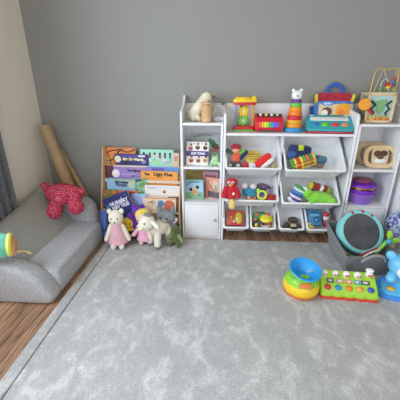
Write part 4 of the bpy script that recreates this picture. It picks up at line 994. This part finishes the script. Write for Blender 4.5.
def rod(name, label, pts, r, c):
    P = [at(*q_[:2], Y=q_[2]) for q_ in pts]; b = MB(); b.tube([v-P[0] for v in P], r, plas(c)); o_ = b.build(name); o_.location = P[0]; tag(o_, label, 'toy', BSK)
rod('plastic_hoop', 'curved beige plastic hoop at the drum foot in the basket', [(338, 245, -.6), (345, 252, -.66), (354, 257, -.68), (364, 257, -.68)], .006, 'c8a878')
rod('red_hoop', 'curved red plastic hoop between drum and basket front', [(360, 256, -.67), (370, 251, -.66), (380, 247, -.63), (385, 243, -.6)], .006, 'b8304a')
rod('white_hoop', 'curved white plastic hoop above the basket handle', [(362, 258, -.71), (370, 253, -.7), (378, 250, -.68), (384, 246, -.66)], .006, 'e0dcd8')
rod('green_stick', 'thin green stick lying across the basket rim', [(340, 248, -.62), (350, 255, -.68), (360, 259, -.7)], .005, '5a9a6a')

# patterned blue bag beside the basket
p = at(393, 228, Y=-.3)
o = thing('patterned_bag', 'blue and white floral patterned bag behind the basket', 'bag', (1.36, -.4, .0), (0, 0, R(-10)))
m = bpy.data.materials.new('floral_print'); m.use_nodes = True; N = m.node_tree.nodes; L = m.node_tree.links; bs = N['Principled BSDF']; bs.inputs['Roughness'].default_value = .7
tc = N.new('ShaderNodeTexCoord'); vo = N.new('ShaderNodeTexVoronoi'); vo.inputs['Scale'].default_value = 26; rp = N.new('ShaderNodeValToRGB'); E = rp.color_ramp.elements
E[0].position = .15; E[0].color = lin('e6ecf6'); E[1].position = .75; E[1].color = lin('9fbce0'); e = E.new(.3); e.color = lin('3f5aa8'); e = E.new(.45); e.color = lin('6a62a8'); e = E.new(.6); e.color = lin('c4d8ee')
L.new(tc.outputs['Object'], vo.inputs['Vector']); L.new(vo.outputs['Distance'], rp.inputs['Fac']); L.new(rp.outputs['Color'], bs.inputs['Base Color'])
MB().sup((.13, .055, .16), (0, 0, .165), m, e=.5).build('body', o)
MB().tube([(-.06, -.02, .31), (-.05, -.02, .37), (0, -.02, .40), (.05, -.02, .37), (.06, -.02, .31)], .008, mat('3f5aa8', .8)).build('handle', o)

# blue animal toy at the right edge
o = thing('blue_animal_toy', 'light blue toy animal with yellow button at the right edge', 'toy', (1.09, -.905, .016), (0, 0, R(-18))); o.scale = (.95, .95, .84)
LBm, DB = plas('74c2ec'), plas('3f92e4')
b = MB(); lo = rrect(.27, .15, .05, 6); b.loft([[(x, y, .001) for x, y in lo], [(x*1.02, y*1.02, .008) for x, y in lo], [(x, y, .04+y*.25) for x, y in lo], [(x*.9, y*.86, .048+y*.25) for x, y in lo]], DB, cap0=True); b.build('base', o)
b = MB(); lo = rrect(.23, .12, .045, 6); b.loft([[(x, y, .04+y*.25) for x, y in lo], [(x*.96, y*.96, .053+y*.25) for x, y in lo]], plas('63c0ee'), cap0=True); b.build('upper_panel', o)
MB().ell((.024, .022, .012), (-.06, -.015, .05), plas('e6b83a')).build('button', o); MB().ell((.024, .022, .012), (.05, -.02, .05), plas('d84a5a')).build('button', o)
MB().sup((.09, .06, .1), (.03, .07, .1), LBm, e=.85).build('body', o)
hd = MB().sup((.085, .07, .08), (-.005, .045, .205), LBm, e=.85).build('head', o)
fc = MB().ell((.05, .025, .045), (-.005, -.02, .19), plas('eef0f2')).build('face', hd)
MB().ell((.014, .01, .011), (-.005, -.046, .2), plas('5a3426')).build('nose', fc)
MB().tube([(-.03, -.042, .182), (-.005, -.047, .17), (.02, -.043, .176)], .004, plas('7a2a30')).build('mouth', fc)
for sg in (-1, 1):
    MB().ell((.012, .008, .016), (-.005+sg*.03, -.022, .237), plas('f8f8f8')).build('eye', hd); MB().ell((.03, .022, .042), (-.005+sg*.075, .05, .265), LBm, (0, sg*.5, 0)).build('ear', hd)
    MB().limb((.03+sg*.075, .05, .15), (.03+sg*.1, -.0, .12), .026, .03, LBm).build('arm', o)
    MB().ell((.038, .036, .034), (.03+sg*.105, .055, .055), DB).build('foot', o)

# ------------------------------------------------------------------ light
def area(name, loc, rot, sx_, sy, power, col):
    l = bpy.data.lights.new(name, 'AREA'); l.shape = 'RECTANGLE'; l.size = sx_; l.size_y = sy; l.energy = power; l.color = col
    o = bpy.data.objects.new(name, l); o.location = loc; o.rotation_euler = rot; COL.objects.link(o); return o
area('window_daylight', (WL-.25, (WY0+WY1)/2, 1.5), (0, R(-90), 0), 1.4, 1.7, 62, (.7, .85, 1))
w = bpy.data.worlds.new('daylight'); SC.world = w; w.use_nodes = True
bg = w.node_tree.nodes['Background']; bg.inputs['Color'].default_value = (.94, .972, 1, 1); bg.inputs['Strength'].default_value = 1.58
SC.view_settings.view_transform = 'Standard'; SC.view_settings.look = 'None'; SC.view_settings.gamma = 1; SC.view_settings.use_curve_mapping = False
SC.view_settings.exposure = .12
